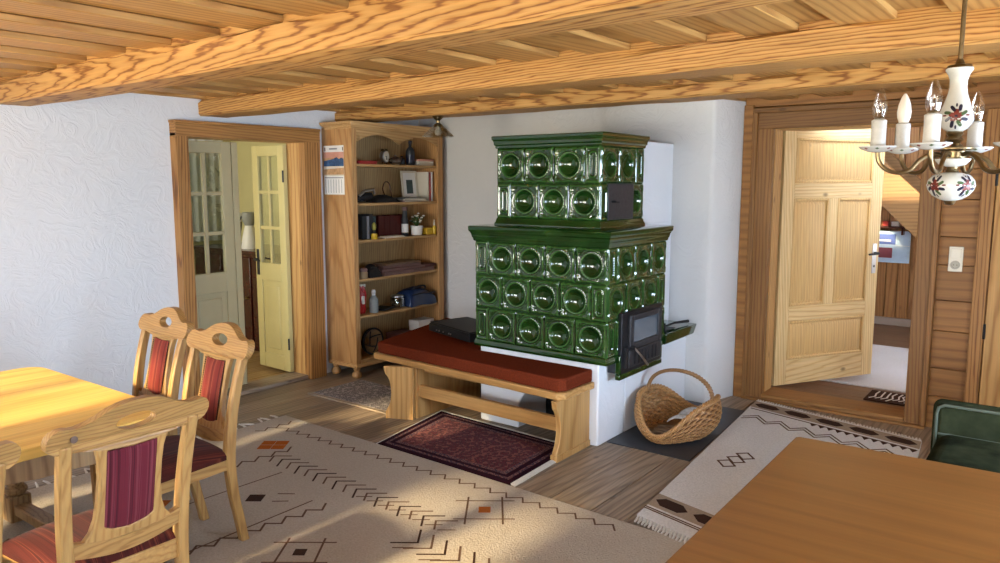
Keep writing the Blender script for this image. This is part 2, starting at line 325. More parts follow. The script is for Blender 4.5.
# ------------------------------------------------------------------ mesh builder
class MB:
    def __init__(self): self.v = []; self.f = []; self.mi = []
    def add(self, vs, fs, mi=0):
        o = len(self.v)
        self.v += [Vector(p) for p in vs]
        self.f += [tuple(o + i for i in f) for f in fs]
        self.mi += [mi] * len(fs)
        return self
    def box(self, a, b, mi=0, mat=None):
        x0, y0, z0 = a; x1, y1, z1 = b
        vs = [(x0, y0, z0), (x1, y0, z0), (x1, y1, z0), (x0, y1, z0), (x0, y0, z1), (x1, y0, z1), (x1, y1, z1), (x0, y1, z1)]
        if mat is not None: vs = [mat @ Vector(p) for p in vs]
        return self.add(vs, [(0, 3, 2, 1), (4, 5, 6, 7), (0, 1, 5, 4), (1, 2, 6, 5), (2, 3, 7, 6), (3, 0, 4, 7)], mi)
    def hexa(self, low, high, mi=0):     # four low points, four high points
        return self.add(list(low) + list(high), [(0, 3, 2, 1), (4, 5, 6, 7), (0, 1, 5, 4), (1, 2, 6, 5), (2, 3, 7, 6), (3, 0, 4, 7)], mi)
    def prism(self, outer, depth, fr, holes=(), mi=0):
        # outline in 2D (counter clockwise), fr(u, v, d) -> 3D point; extruded from d=0 to d=depth
        loops = [[Vector((p[0], p[1], 0)) for p in outer]] + [[Vector((p[0], p[1], 0)) for p in h] for h in holes]
        flat = [p for l in loops for p in l]
        tris = tessellate_polygon(loops)
        n = len(flat)
        vs = [fr(p.x, p.y, 0) for p in flat] + [fr(p.x, p.y, depth) for p in flat]
        fs = []
        for t in tris:
            a, b, c = (flat[i] for i in t)
            if (b - a).cross(c - a).z < 0: t = t[::-1]
            fs.append(tuple(reversed(t))); fs.append(tuple(i + n for i in t))
        o = 0
        for l in loops:
            k = len(l)
            ar = sum(l[i].x * l[(i + 1) % k].y - l[(i + 1) % k].x * l[i].y for i in range(k))
            for i in range(k):
                j = (i + 1) % k
                q = (o + i, o + j, o + j + n, o + i + n)
                fs.append(q if (ar > 0) == (l is loops[0]) else q[::-1])
            o += k
        return self.add(vs, fs, mi)
    def tube(self, pts, rad, seg=10, mi=0, cap=True, flat=None):
        pts = [Vector(p) for p in pts]; n = len(pts)
        if not hasattr(rad, '__len__'): rad = [rad] * n
        vs, fs = [], []
        up = None
        for i, p in enumerate(pts):
            t = (pts[min(i + 1, n - 1)] - pts[max(i - 1, 0)]).normalized()
            if up is None:
                up = Vector((0, 0, 1)) if abs(t.z) < 0.9 else Vector((1, 0, 0))
            s = t.cross(up).normalized(); up = s.cross(t).normalized()
            for k in range(seg):
                a = 2 * PI * k / seg
                ca, sa = math.cos(a), math.sin(a) * (flat or 1)
                vs.append(p + (s * ca + up * sa) * rad[i])
        for i in range(n - 1):
            for k in range(seg):
                k2 = (k + 1) % seg
                fs.append((i * seg + k, (i + 1) * seg + k, (i + 1) * seg + k2, i * seg + k2)[::-1])
        if cap:
            fs.append(tuple(range(seg))[::-1][::-1]); fs.append(tuple(range((n - 1) * seg, n * seg))[::-1])
        return self.add(vs, fs, mi)
    def loop_tube(self, pts, rad, seg=8, mi=0):
        pts = [Vector(p) for p in pts]; n = len(pts); vs, fs = [], []
        for i, p in enumerate(pts):
            t = (pts[(i + 1) % n] - pts[i - 1]).normalized()
            s = t.cross(Vector((0, 0, 1))).normalized(); up = s.cross(t)
            for k in range(seg):
                a = 2 * PI * k / seg
                vs.append(p + (s * math.cos(a) + up * math.sin(a)) * rad)
        for i in range(n):
            for k in range(seg):
                i2, k2 = (i + 1) % n, (k + 1) % seg
                fs.append((i * seg + k, i * seg + k2, i2 * seg + k2, i2 * seg + k))
        return self.add(vs, fs, mi)
    def lathe(self, prof, c=(0, 0, 0), seg=24, mi=0, cap=True):
        c = Vector(c); vs, fs = [], []; n = len(prof)
        for r, z in prof:
            for k in range(seg):
                a = 2 * PI * k / seg
                vs.append(c + Vector((r * math.cos(a), r * math.sin(a), z)))
        for i in range(n - 1):
            for k in range(seg):
                k2 = (k + 1) % seg
                fs.append((i * seg + k, i * seg + k2, (i + 1) * seg + k2, (i + 1) * seg + k))
        if cap:
            if prof[0][0] > 1e-4: fs.append(tuple(range(seg))[::-1])
            if prof[-1][0] > 1e-4: fs.append(tuple(range((n - 1) * seg, n * seg)))
        return self.add(vs, fs, mi)
    def grid(self, fn, nu, nv, mi=0, closed_u=False, flip=False):
        vs = [fn(i / (nu if closed_u else nu - 1), j / (nv - 1)) for j in range(nv) for i in range(nu)]
        fs = []
        for j in range(nv - 1):
            for i in range(nu if closed_u else nu - 1):
                i2 = (i + 1) % nu
                q = (j * nu + i, j * nu + i2, (j + 1) * nu + i2, (j + 1) * nu + i)
                fs.append(q[::-1] if flip else q)
        return self.add(vs, fs, mi)
    def ribbon(self, pts, w, z, mi=0, th=0.002):
        pts = [Vector((p[0], p[1], 0)) for p in pts]
        for a, b in zip(pts[:-1], pts[1:]):
            t = (b - a); l = t.length; t.normalize(); s = Vector((-t.y, t.x, 0)) * (w / 2)
            a2, b2 = a - t * w / 2, b + t * w / 2
            q = [a2 - s, b2 - s, b2 + s, a2 + s]
            self.hexa([(p.x, p.y, z) for p in q], [(p.x, p.y, z + th) for p in q], mi)
        return self
    def poly(self, pts, z, mi=0, th=0.002):
        self.prism(pts, th, lambda u, v, d: (u, v, z + d), (), mi); return self
    def build(self, name, mats, parent=None, local=False, bevel=0.0, seg=2, angle=35, subsurf=0, org=None):
        off = Vector((0, 0, 0)); p = parent
        if not local:
            while p is not None: off += p.location; p = p.parent
            if parent is None:
                if org is None:
                    lo = [min(v[i] for v in self.v) for i in range(3)]; hi = [max(v[i] for v in self.v) for i in range(3)]
                    org = ((lo[0] + hi[0]) / 2, (lo[1] + hi[1]) / 2, lo[2])
                off = Vector(org)
        me = bpy.data.meshes.new(name)
        me.from_pydata([v - off for v in self.v], [], self.f)
        mats = mats if isinstance(mats, (list, tuple)) else [mats]
        for m in mats: me.materials.append(M[m] if isinstance(m, str) else m)
        me.polygons.foreach_set('material_index', self.mi)
        me.polygons.foreach_set('use_smooth', [True] * len(me.polygons))
        me.update(); me.validate()
        try: me.set_sharp_from_angle(angle=math.radians(angle))
        except Exception: pass
        o = bpy.data.objects.new(name, me); COL.objects.link(o)
        if parent is not None: o.parent = parent
        elif not local: o.location = off
        if subsurf:
            md = o.modifiers.new('smooth', 'SUBSURF'); md.levels = subsurf; md.render_levels = subsurf
        if bevel:
            md = o.modifiers.new('bevel', 'BEVEL'); md.width = bevel; md.segments = seg; md.limit_method = 'ANGLE'; md.angle_limit = math.radians(40)
            md.harden_normals = False
        return o

def pieces(mb, name, mats, parent, **kw):
    # one object for every separate piece of the builder
    n = len(mb.v); par = list(range(n))
    def find(i):
        while par[i] != i: par[i] = par[par[i]]; i = par[i]
        return i
    for f in mb.f:
        for i in f[1:]: par[find(i)] = find(f[0])
    groups = {}
    for k, f in enumerate(mb.f): groups.setdefault(find(f[0]), []).append(k)
    res = []
    for ks in groups.values():
        q = MB(); ids = sorted({i for k in ks for i in mb.f[k]}); mp = {i: j for j, i in enumerate(ids)}
        q.v = [mb.v[i] for i in ids]; q.f = [tuple(mp[i] for i in mb.f[k]) for k in ks]; q.mi = [mb.mi[k] for k in ks]
        res.append(q.build(name, mats, parent, **kw))
    return res
def tag(o, label=None, cat=None, group=None, kind=None):
    if label: o['label'] = label
    if cat: o['category'] = cat
    if group: o['group'] = group
    if kind: o['kind'] = kind
    return o
def thing(name, label, cat, loc, rz=0.0, group=None):
    o = bpy.data.objects.new(name, None); COL.objects.link(o)
    o.location = loc; o.rotation_euler = (0, 0, rz); o.empty_display_size = 0.1
    return tag(o, label, cat, group)
def struct(o, label=None, cat=None): return tag(o, label, cat, None, 'structure')
def copy_tree(o, parent=None):
    c = o.copy(); COL.objects.link(c)
    if parent is not None: c.parent = parent
    for ch in list(o.children): copy_tree(ch, c)
    return c
def rmat(c, rz): return Matrix.Translation(c) @ Matrix.Rotation(rz, 4, 'Z') @ Matrix.Translation(-Vector(c))
def ell(cx, cy, rx, ry, n=24, a0=0): return [(cx + rx * math.cos(a0 + 2 * PI * k / n), cy + ry * math.sin(a0 + 2 * PI * k / n)) for k in range(n)]
def bez(p0, p1, p2, p3, n=16):
    p0, p1, p2, p3 = (Vector(p) for p in (p0, p1, p2, p3)); r = []
    for i in range(n + 1):
        t = i / n; r.append(p0 * (1 - t) ** 3 + p1 * 3 * t * (1 - t) ** 2 + p2 * 3 * t * t * (1 - t) + p3 * t ** 3)
    return r
def catmull(pts, n=8):
    P = [Vector(p) for p in pts]; P = [P[0] * 2 - P[1]] + P + [P[-1] * 2 - P[-2]]; r = []
    for i in range(1, len(P) - 2):
        for k in range(n):
            t = k / n; a, b, c, d = P[i - 1:i + 3]
            r.append(0.5 * ((2 * b) + (c - a) * t + (2 * a - 5 * b + 4 * c - d) * t * t + (3 * b - a - 3 * c + d) * t ** 3))
    r.append(P[-2]); return r

XW, YN, XE, YS = -5.255, 5.86, 1.25, -1.15   # inner faces of the room
CEIL = 2.30

# ------------------------------------------------------------------ the room shell
def planks(name, x0, x1, y0, y1, ztop, th, width, axis, mat, gap=0.005, jig=0.25):
    mb = MB(); rnd = random.Random(3)
    p = x0 if axis == 1 else y0; end = x1 if axis == 1 else y1
    while p < end - 1e-6:
        w = width * (1 + rnd.uniform(-jig, jig)); q = min(p + w, end)
        if axis == 1: mb.box((p + gap / 2, y0, ztop - th), (q - gap / 2, y1, ztop))
        else: mb.box((x0, p + gap / 2, ztop - th), (x1, q - gap / 2, ztop))
        p = q
    mb.box((x0, y0, ztop - th - 0.05), (x1, y1, ztop - 0.006))
    return mb.build(name, mat, org=((x0 + x1) / 2, (y0 + y1) / 2, ztop), bevel=0.0015, seg=1)
struct(planks('floor', XW - 0.22, XE, YS, 6.22, 0.0, 0.05, 0.24, 1, 'floor'))

def wall_boxes(name, boxes, mat, org=None):
    mb = MB()
    for a, b in boxes: mb.box(a, b)
    return struct(mb.build(name, mat, org=org))
WT = 2.42
DY0, DY1, DZ = 3.07, 4.13, 2.03
wall_boxes('wall_west', [((-5.42, YS - 0.3, 0), (XW, DY0, WT)), ((-5.42, DY1, 0), (XW, 6.25, WT)), ((-5.42, DY0, DZ), (XW, DY1, WT))], 'plaster')
mb = MB()
mb.prism([(XW, 5.575), (-3.15, 5.575), (-3.08, 5.5), (-2.235, 5.5), (-2.21, 5.507), (-2.195, 5.53), (-2.108, 5.84), (-2.108, 6.25), (XW, 6.25)], WT, lambda u, v, d: (u, v, d))
struct(mb.build('wall_north', 'plaster', angle=50))
# timber part of the north wall: post, boards beside and above the opening
mb = MB()
NX0, NX1, NZ = -1.885, -0.885, 2.09
mb.box((-2.106, 5.83, 0), (-2.035, 6.24, 2.27))
mb.box((-2.106, 5.86, 2.255), (XE, 6.24, WT))
mb.box((-2.04, 5.90, NZ), (XE, 6.24, 2.27))
mb.box((-2.04, 5.90, 0), (NX0 - 0.02, 6.10, 2.27))
zz = 0.0
for h in (0.23, 0.2, 0.26, 0.21, 0.24, 0.19, 0.25, 0.2, 0.26, 0.24):
    mb.box((NX1 + 0.02, 5.88, zz + 0.0015), (XE, 6.24, min(2.27, zz + h - 0.0015))); zz += h
struct(mb.build('wall_northeast', 'wallboard', bevel=0.003, seg=1))

# windows of the two outer walls, behind and to the right of the viewpoint
SW = [(-4.45, -3.30), (-3.0, -2.0), (-0.9, 0.6)]  # unseen; the last opening is added to brighten the north wall
EW = [(0.75, 1.55), (2.05, 3.65)]
WZ0, WZ1 = 0.82, 1.98
TOP = {-4.45: 2.10, -3.0: 1.78, -0.9: 1.66}  # head heights shaped to steer where the sun and daylight fall
def punched(axis, rng, wins, lo, hi):
    r = []
    def B(a, b, z0, z1): r.append(((a, lo, z0), (b, hi, z1)) if axis == 0 else ((lo, a, z0), (hi, b, z1)))
    p = rng[0]
    for a, b in wins:
        B(p, a, 0, WT); B(a, b, 0, WZ0); B(a, b, TOP.get(a, WZ1), WT); p = b
    B(p, rng[1], 0, WT); return r
wall_boxes('wall_south', punched(0, (-5.42, XE + 0.3), SW, YS - 0.3, YS), 'plaster')
wall_boxes('wall_east', punched(1, (YS, 6.24), EW, XE, XE + 0.3), 'plaster')
wn = 0
for axis, wins in ((0, SW), (1, EW)):
    for a, b in wins:
        wn += 1; WZ1 = TOP.get(a, 1.98)
        fm = MB(); pm = MB()
        pl0 = (YS - 0.16) if axis == 0 else (XE + 0.10)
        def B(mbx, a0, b0, z0, z1, d0, d1):
            if axis == 0: mbx.box((a0, pl0 + d0, z0), (b0, pl0 + d1, z1))
            else: mbx.box((pl0 + d0, a0, z0), (pl0 + d1, b0, z1))
        t = 0.06
        B(fm, a, a + t, WZ0, WZ1, 0, 0.06); B(fm, b - t, b, WZ0, WZ1, 0, 0.06)
        B(fm, a + t, b - t, WZ0, WZ0 + t, 0, 0.06); B(fm, a + t, b - t, WZ1 - t, WZ1, 0, 0.06)
        c = (a + b) / 2
        B(fm, c - 0.04, c + 0.04, WZ0 + t, WZ1 - t, 0.005, 0.055)
        for zc in ((1.2, 1.6) if WZ1 > 1.7 else (1.24,)):
            B(fm, a + t, c - 0.04, zc - 0.014, zc + 0.014, 0.015, 0.045); B(fm, c + 0.04, b - t, zc - 0.014, zc + 0.014, 0.015, 0.045)
        B(pm, a + t, b - t, WZ0 + t, WZ1 - t, 0.028, 0.032)
        w = struct(fm.build('window_%d' % wn, 'reveal', bevel=0.004))
        pm.build('window_pane', 'winpane', w)
        L = bpy.data.lights.new('window_portal', 'AREA'); L.shape = 'RECTANGLE'
        L.size, L.size_y = (b - a), WZ1 - WZ0; L.cycles.is_portal = True
        lo = bpy.data.objects.new('window_portal', L); COL.objects.link(lo)
        lo.location = ((c, YS - 0.24, (WZ0 + WZ1) / 2) if axis == 0 else (XE + 0.24, c, (WZ0 + WZ1) / 2))
        lo.rotation_euler = (PI / 2, 0, 0) if axis == 0 else (PI / 2, 0, PI / 2)

# ceiling: lower boards with raised boards between them
mb = MB()
x = -5.42; rnd = random.Random(11)
while x < XE + 0.2:
    w = 0.215 + rnd.uniform(-0.02, 0.02); p = 0.385 + rnd.uniform(-0.015, 0.015)
    mb.box((x, YS - 0.2, CEIL), (x + w, 6.22, CEIL + 0.028))
    mb.box((x + w - 0.03, YS - 0.2, CEIL + 0.03), (x + p + 0.03, 6.22, CEIL + 0.058))
    x += p
mb.box((-5.42, YS - 0.2, CEIL + 0.062), (XE + 0.2, 6.22, WT + 0.02))
struct(mb.build('ceiling', 'board', org=(-2, 2.5, CEIL), bevel=0.003, seg=1))

# three great beams, slightly waney along the upper edge
def beam(y0, y1, z0, z1, label, seed):
    mb = MB(); r = random.Random(seed); n = 60
    xs = [XW - 0.02 + (XE + 0.04 - XW) * i / n for i in range(n + 1)]
    def wob(i, s, a): return a * math.sin(i * 0.37 + s) + a * 0.6 * math.sin(i * 1.13 + 2 * s) + r.uniform(-a, a) * 0.4
    rings = []
    for i, x in enumerate(xs):
        a = 0.006
        rings.append([(x, y0 + wob(i, seed, .003), z0 + .012), (x, y0 + 0.014, z0 + wob(i, seed + 3, .002)), (x, y1 - 0.014, z0 + wob(i, seed + 1, .002)), (x, y1, z0 + .012),
                      (x, y1, z1 + 0.02), (x, y0 + 0.025 + wob(i, seed + 5, .006), z1 + 0.02), (x, y0 + 0.022 + wob(i, seed + 5, .008), z1 - 0.03 + wob(i, seed + 2, .008)), (x, y0 + wob(i, seed + 7, .003), z1 - 0.055 + wob(i, seed + 4, .010))])
    vs = [p for g in rings for p in g]; fs = []
    for i in range(n):
        for k in range(8):
            k2 = (k + 1) % 8
            fs.append((i * 8 + k, i * 8 + k2, (i + 1) * 8 + k2, (i + 1) * 8 + k)[::-1])
    fs.append(tuple(range(8))); fs.append(tuple(range(n * 8, n * 8 + 8))[::-1])
    mb.add(vs, fs)
    o = mb.build('ceiling_beam', 'beam', org=((XW + XE) / 2, (y0 + y1) / 2, z0), angle=30)
    tag(o, label, 'beam', None, 'structure'); return o
beam(1.87, 2.09, 2.160, 2.33, 'great pine ceiling beam nearest the dining table, first of three', 1)
beam(3.22, 3.47, 2.180, 2.33, 'pine ceiling beam in the middle, above the bench front', 2)
beam(4.52, 4.80, 2.214, 2.33, 'pine ceiling beam furthest back, above the stove and nearest the doors', 4)

# ---- door 1 (west): casing, reveal, threshold, two cream glazed leaves
mb = MB()
cx0, cx1 = XW - 0.005, -5.178
mb.box((cx0, 2.985, 0), (cx1, DY0 + 0.012, 2.045)); mb.box((cx0, DY1 - 0.012, 0), (cx1, 4.285, 2.045))
d1 = struct(mb.build('door_1', 'casing_z', bevel=0.004))
mb = MB(); mb.box((cx0, 2.985, 2.02), (cx1 + 0.001, 4.285, 2.115)); mb.box((cx0, 2.98, 2.115), (cx1 + 0.006, 4.29, 2.135))
mb.build('head_casing', 'casing_y', d1, bevel=0.004)
mb = MB(); mb.box((-5.42, DY0 - 0.01, 0), (cx0, DY0 + 0.012, DZ)); mb.box((-5.42, DY1 - 0.012, 0), (cx0, DY1 + 0.01, DZ)); mb.box((-5.42, DY0, DZ - 0.012), (cx0, DY1, DZ + 0.01))
mb.build('jamb', 'reveal', d1, bevel=0.002)
mb = MB(); mb.box((-5.44, DY0, 0), (XW + 0.03, DY1, 0.035)); mb.build('threshold', 'floor', d1, bevel=0.006)

def glazed_leaf(W, H, mat, handle):
    """leaf in local x (0..W from the hinge), y thickness 0..0.04, z up"""
    fr = MB(); pn = MB(); gl = MB(); T = 0.04; st = 0.085
    gz0, gz1 = 0.945, H - 0.09
    fr.box((0, 0, 0), (st, T, H)); fr.box((W - st, 0, 0), (W, T, H))
    fr.box((st, 0, 0), (W - st, T, 0.13)); fr.box((st, 0, 0.79), (W - st, T, gz0)); fr.box((st, 0, gz1), (W - st, T, H))
    c = W / 2
    fr.box((c - 0.014, 0.006, gz0), (c + 0.014, T - 0.006, gz1))
    for k in (1, 2):
        z = gz0 + (gz1 - gz0) * k / 3
        fr.box((st, 0.006, z - 0.014), (c - 0.014, T - 0.006, z + 0.014)); fr.box((c + 0.014, 0.006, z - 0.014), (W - st, T - 0.006, z + 0.014))
    pn.box((st - 0.005, 0.010, 0.125), (W - st + 0.005, T - 0.010, 0.795)); pn.box((st + 0.045, 0.003, 0.175), (W - st - 0.045, T - 0.003, 0.745))
    gl.box((st, T / 2 - 0.002, gz0), (W - st, T / 2 + 0.002, gz1))
    return fr, pn, gl
leaf = thing('door_leaf', 'closed pale cream half-glazed door leaf, left one of the kitchen pair', 'door', (-5.375, DY0 + 0.014, 0.04), PI / 2)
W1 = 0.470
fr, pn, gl = glazed_leaf(W1, 1.965, None, False)
fr.box((W1 + 0.004, -0.004, 0), (W1 + 0.058, T_ if False else 0.030, 1.965))
f = fr.build('leaf_frame', 'creampale', leaf, local=True, bevel=0.004); pn.build('door_panel', 'creampale', leaf, local=True, bevel=0.012); gl.build('glass_pane', 'pane', leaf, local=True)
leaf2 = thing('door_leaf', 'open yellowish cream half-glazed door leaf with dark handle, right one of the kitchen pair', 'door', (-5.405, DY1 - 0.02, 0.04), PI - 0.035)
fr, pn, gl = glazed_leaf(0.462, 1.965, None, True)
fr.build('leaf_frame', 'cream', leaf2, local=True, bevel=0.004); pn.build('door_panel', 'cream', leaf2, local=True, bevel=0.012); gl.build('glass_pane', 'pane', leaf2, local=True)
mb = MB(); mb.box((0.402, 0.04, 0.83), (0.440, 0.046, 1.06)); 
hp = mb.build('handle_plate', 'iron', leaf2, local=True, bevel=0.004)
mb = MB(); mb.tube([(0.421, 0.045, 0.97), (0.421, 0.085, 0.97), (0.40, 0.095, 0.97), (0.32, 0.095, 0.965)], [0.009, 0.009, 0.009, 0.007], 8)
mb.build('handle', 'iron', hp, local=True)
mb = MB()
for z in (0.25, 1.7): mb.tube([(0.0, 0.046, z - 0.05), (0.0, 0.046, z + 0.05)], 0.008, 8)
pieces(mb, 'hinge', 'iron', leaf2, local=True)

# ---- door 2 (north): casing, reveal, threshold, pine leaf standing open
mb = MB()
for s, xi, xo in ((-1, NX0, -2.035), (1, NX1, -0.752)):
    a, b = min(xi, xo), max(xi, xo)
    mb.box((a, 5.845, 0), (b, 5.905, NZ + 0.002))
    e = (xo, xo + 0.035) if s < 0 else (xo - 0.035, xo)
    mb.box((e[0], 5.825, 0), (e[1], 5.85, NZ + 0.12))
d2 = struct(mb.build('door_2', 'casing2_z', bevel=0.005))
mb = MB(); mb.box((-2.0, 5.844, NZ), (-0.787, 5.905, NZ + 0.12)); mb.box((-2.035, 5.822, NZ + 0.118), (-0.752, 5.905, NZ + 0.155)); mb.build('head_casing', 'casing2_x_shaded', d2, bevel=0.005)
mb = MB(); mb.box((NX0 - 0.02, 5.905, 0), (NX0 + 0.004, 6.07, NZ)); mb.box((NX1 - 0.004, 5.905, 0), (NX1 + 0.02, 6.24, NZ)); mb.box((NX0, 5.905, NZ - 0.004), (NX1, 6.24, NZ + 0.02))
mb.build('jamb', 'reveal', d2, bevel=0.003)
mb = MB(); mb.box((-2.035, 5.80, 0), (-0.752, 5.86, 0.022)); mb.box((NX0, 5.83, 0.0), (NX1, 6.10, 0.055))
mb.build('threshold', 'casing_x', d2, bevel=0.006)

LW, LH = 1.05, 2.07
ang = math.atan2(6.935 - 6.075, -1.36 + 1.868)
leaf = thing('door_leaf', 'pale pine four-panel door standing open into the hall', 'door', (-1.866, 6.085, 0.065), ang)
T = 0.042; st = 0.115
mb = MB(); mb.box((0, 0, 0), (st, T, LH)); mb.box((LW - st, 0, 0), (LW, T, LH)); mb.box((LW / 2 - 0.045, 0, 0.64), (LW / 2 + 0.045, T, 1.50))
pieces(mb, 'stile', 'leafwood', leaf, local=True, bevel=0.003)
mb = MB()
for z0, z1 in ((0, 0.2), (0.52, 0.64), (1.50, 1.62), (LH - 0.1, LH)): mb.box((st, 0, z0), (LW - st, T, z1))
pieces(mb, 'rail', 'leafwood_h', leaf, local=True, bevel=0.003)
def raised(x0, x1, z0, z1):
    m = MB(); m.box((x0 - 0.004, 0.013, z0 - 0.004), (x1 + 0.004, T - 0.013, z1 + 0.004))
    for y0, y1 in ((0.013, 0.003), (T - 0.013, T - 0.003)):
        g, h = 0.03, 0.055
        lo = [(x0 + g, y0, z0 + g), (x1 - g, y0, z0 + g), (x1 - g, y0, z1 - g), (x0 + g, y0, z1 - g)]
        hi = [(x0 + h, y1, z0 + h), (x1 - h, y1, z0 + h), (x1 - h, y1, z1 - h), (x0 + h, y1, z1 - h)]
        if y1 > y0: lo, hi = lo[::-1], hi[::-1]
        m.hexa(lo, hi)
    o = m.build('door_panel', 'leafpanel', leaf, local=True, bevel=0.002, seg=1)
    m = MB()   # moulding round the panel
    for y0, y1 in ((-0.004, 0.014), (T - 0.014, T + 0.004)):
        w = 0.022
        m.box((x0, y0, z0), (x0 + w, y1, z1)); m.box((x1 - w, y0, z0), (x1, y1, z1)); m.box((x0 + w, y0, z0), (x1 - w, y1, z0 + w)); m.box((x0 + w, y0, z1 - w), (x1 - w, y1, z1))
    m.build('panel_moulding', 'leafpanel', o, local=True, bevel=0.006)
raised(st, LW - st, 0.2, 0.52); raised(st, LW / 2 - 0.045, 0.64, 1.50); raised(LW / 2 + 0.045, LW - st, 0.64, 1.50); raised(st, LW - st, 1.62, LH - 0.1)
mb = MB(); mb.box((LW - 0.075, -0.006, 0.87), (LW - 0.03, 0.0, 1.12)); lp = mb.build('lock_plate', 'steel', leaf, local=True, bevel=0.004)
mb = MB(); mb.tube([(LW - 0.052, 0, 1.04), (LW - 0.052, -0.05, 1.04), (LW - 0.075, -0.06, 1.04), (LW - 0.17, -0.058, 1.035)], [0.01, 0.01, 0.01, 0.008], 8); mb.build('handle', 'iron', lp, local=True)
mb = MB(); mb.lathe(ell(0.006, 0, 0.004, 0.004, 6) , (0, 0, 0), 6); 
mb = MB(); mb.prism(ell(0, 0, 0.007, 0.011, 12), 0.002, lambda u, v, d: (LW - 0.052 + u, -0.0065 - d, 0.93 + v)); mb.build('keyhole', 'black', lp, local=True)

# ---- door 3: its casing and a closed pale leaf at the right end of the north wall
mb = MB(); mb.box((-0.535, 5.84, 0), (-0.455, 5.885, 2.16)); mb.box((-0.455, 5.838, 2.05), (0.55, 5.885, 2.16)); mb.box((0.47, 5.84, 0), (0.55, 5.885, 2.05))
d3 = struct(mb.build('door_3', 'casing_z', bevel=0.004))
mb = MB(); x = -0.45
while x < 0.46: mb.box((x, 5.852, 0.02), (min(x + 0.128, 0.465), 5.884, 2.045)); x += 0.13
lf = mb.build('door_leaf', 'reveal', d3, bevel=0.003)
mb = MB()
for z in (0.72, 1.72): mb.tube([(-0.452, 5.838, z - 0.05), (-0.452, 5.838, z + 0.05)], 0.008, 8)
pieces(mb, 'hinge', 'iron', d3)

# skirting boards
mb = MB(); mb.box((XW, YS, 0), (XW + 0.018, 2.96, 0.07)); struct(mb.build('baseboard_west', 'casing_y', bevel=0.004))

# light switch with socket
sw = thing('light_switch', 'ivory light switch and socket plate on the boards right of the pine door', 'switch', (-0.65, 5.88, 1.10))
mb = MB(); mb.box((-0.69, 5.868, 1.10), (-0.606, 5.881, 1.267)); mb.build('plate', 'ivory', sw, bevel=0.004)
mb = MB(); mb.box((-0.679, 5.861, 1.192), (-0.617, 5.869, 1.254)); mb.build('rocker', 'ivory', sw, bevel=0.003)
mb = MB(); mb.lathe([(0.029, 0), (0.029, 0.008), (0.021, 0.008), (0.0195, 0.001), (0, 0.001)], seg=28)
s = mb.build('socket', 'ivory_d', sw, local=True); s.location = (0.002, -0.012, 0.045); s.rotation_euler = (PI / 2, 0, 0)
mb = MB()
for dx in (-0.0095, 0.0095): mb.lathe([(0.003, 0), (0.003, 0.0012), (0, 0.0012)], (dx, 0, 0.0012), 10)
pieces(mb, 'socket_hole', 'black', s, local=True)

# ------------------------------------------------------------------ kitchen beyond door 1
KX, KY = -7.65, 5.05
wall_boxes('wall_kitchen_west', [((KX - 0.1, 1.6, 0), (KX, KY + 0.1, WT))], 'yellow')
wall_boxes('wall_kitchen_north', [((KX, KY, 0), (-5.42, KY + 0.1, WT))], 'yellow')
wall_boxes('wall_kitchen_south', [((KX, 1.5, 0), (-5.42, 1.6, WT))], 'yellow')
wall_boxes('wall_kitchen_east', [((-5.44, 1.6, 0), (-5.421, DY0 - 0.02, WT)), ((-5.44, DY1 + 0.02, 0), (-5.421, KY, WT)), ((-5.44, DY0 - 0.02, DZ + 0.02), (-5.421, DY1 + 0.02, WT))], 'yellow')
wall_boxes('ceiling_kitchen', [((KX - 0.1, 1.5, WT - 0.1), (-5.43, KY + 0.1, WT))], 'curtain')
struct(planks('floor_kitchen', KX, -5.425, 1.6, KY, 0.002, 0.04, 0.16, 1, wood('kitchen_floor', (0.42, 0.27, 0.12), (0.35, 0.21, 0.08), (0.2, 0.11, 0.04), 1, ring=6, knots=0.4, rough=0.35)))
sb = thing('sideboard', 'dark red wooden sideboard in the yellow kitchen behind the open glazed door', 'sideboard', (-6.7, 4.72, 0))
mb = MB(); mb.box((-7.5, 4.47, 0.06), (-5.98, 5.03, 0.985)); mb.box((-7.46, 4.5, 0), (-6.02, 5.0, 0.06)); mb.build('carcass', 'mahogany', sb, bevel=0.004)
mb = MB(); mb.box((-7.53, 4.43, 0.985), (-5.95, 5.045, 1.02)); mb.build('top', 'mahogany', sb, bevel=0.006)
for i in range(3):
    x = -7.47 + i * 0.5
    mb = MB(); mb.box((x, 4.452, 0.1), (x + 0.47, 4.471, 0.95)); d = mb.build('door', 'mahogany', sb, bevel=0.006)
    mb = MB(); mb.tube([(x + 0.42, 4.452, 0.55), (x + 0.42, 4.43, 0.55)], [0.012, 0.016], 10); mb.build('knob', 'brass', d)
JX, JX2 = -6.72, -6.90
jg = thing('thermos_jug', 'white tapered jug with grey top and dark handle on the dark red sideboard', 'jug', (JX, 4.62, 1.02))
mb = MB(); mb.lathe([(0.085, 0), (0.088, 0.01), (0.075, 0.10), (0.05, 0.21), (0.042, 0.235), (0, 0.235)], (JX, 4.62, 1.02), 24); mb.build('body', 'white', jg)
mb = MB(); mb.lathe([(0.045, 0.235), (0.07, 0.30), (0.072, 0.36), (0.06, 0.37), (0, 0.37)], (JX, 4.62, 1.02), 24); mb.build('lid', plain('grey_plastic', (0.28, 0.29, 0.27), 0.4), jg)
mb = MB(); mb.tube([(JX - .055, 4.58, 1.35), (JX - .08, 4.555, 1.30), (JX - .10, 4.54, 1.06), (JX - .07, 4.56, 1.035)], 0.009, 8); mb.build('handle', 'black', jg)
lm = thing('vase', 'slim grey vase with white rim left of the jug on the sideboard', 'vase', (JX2, 4.60, 1.02))
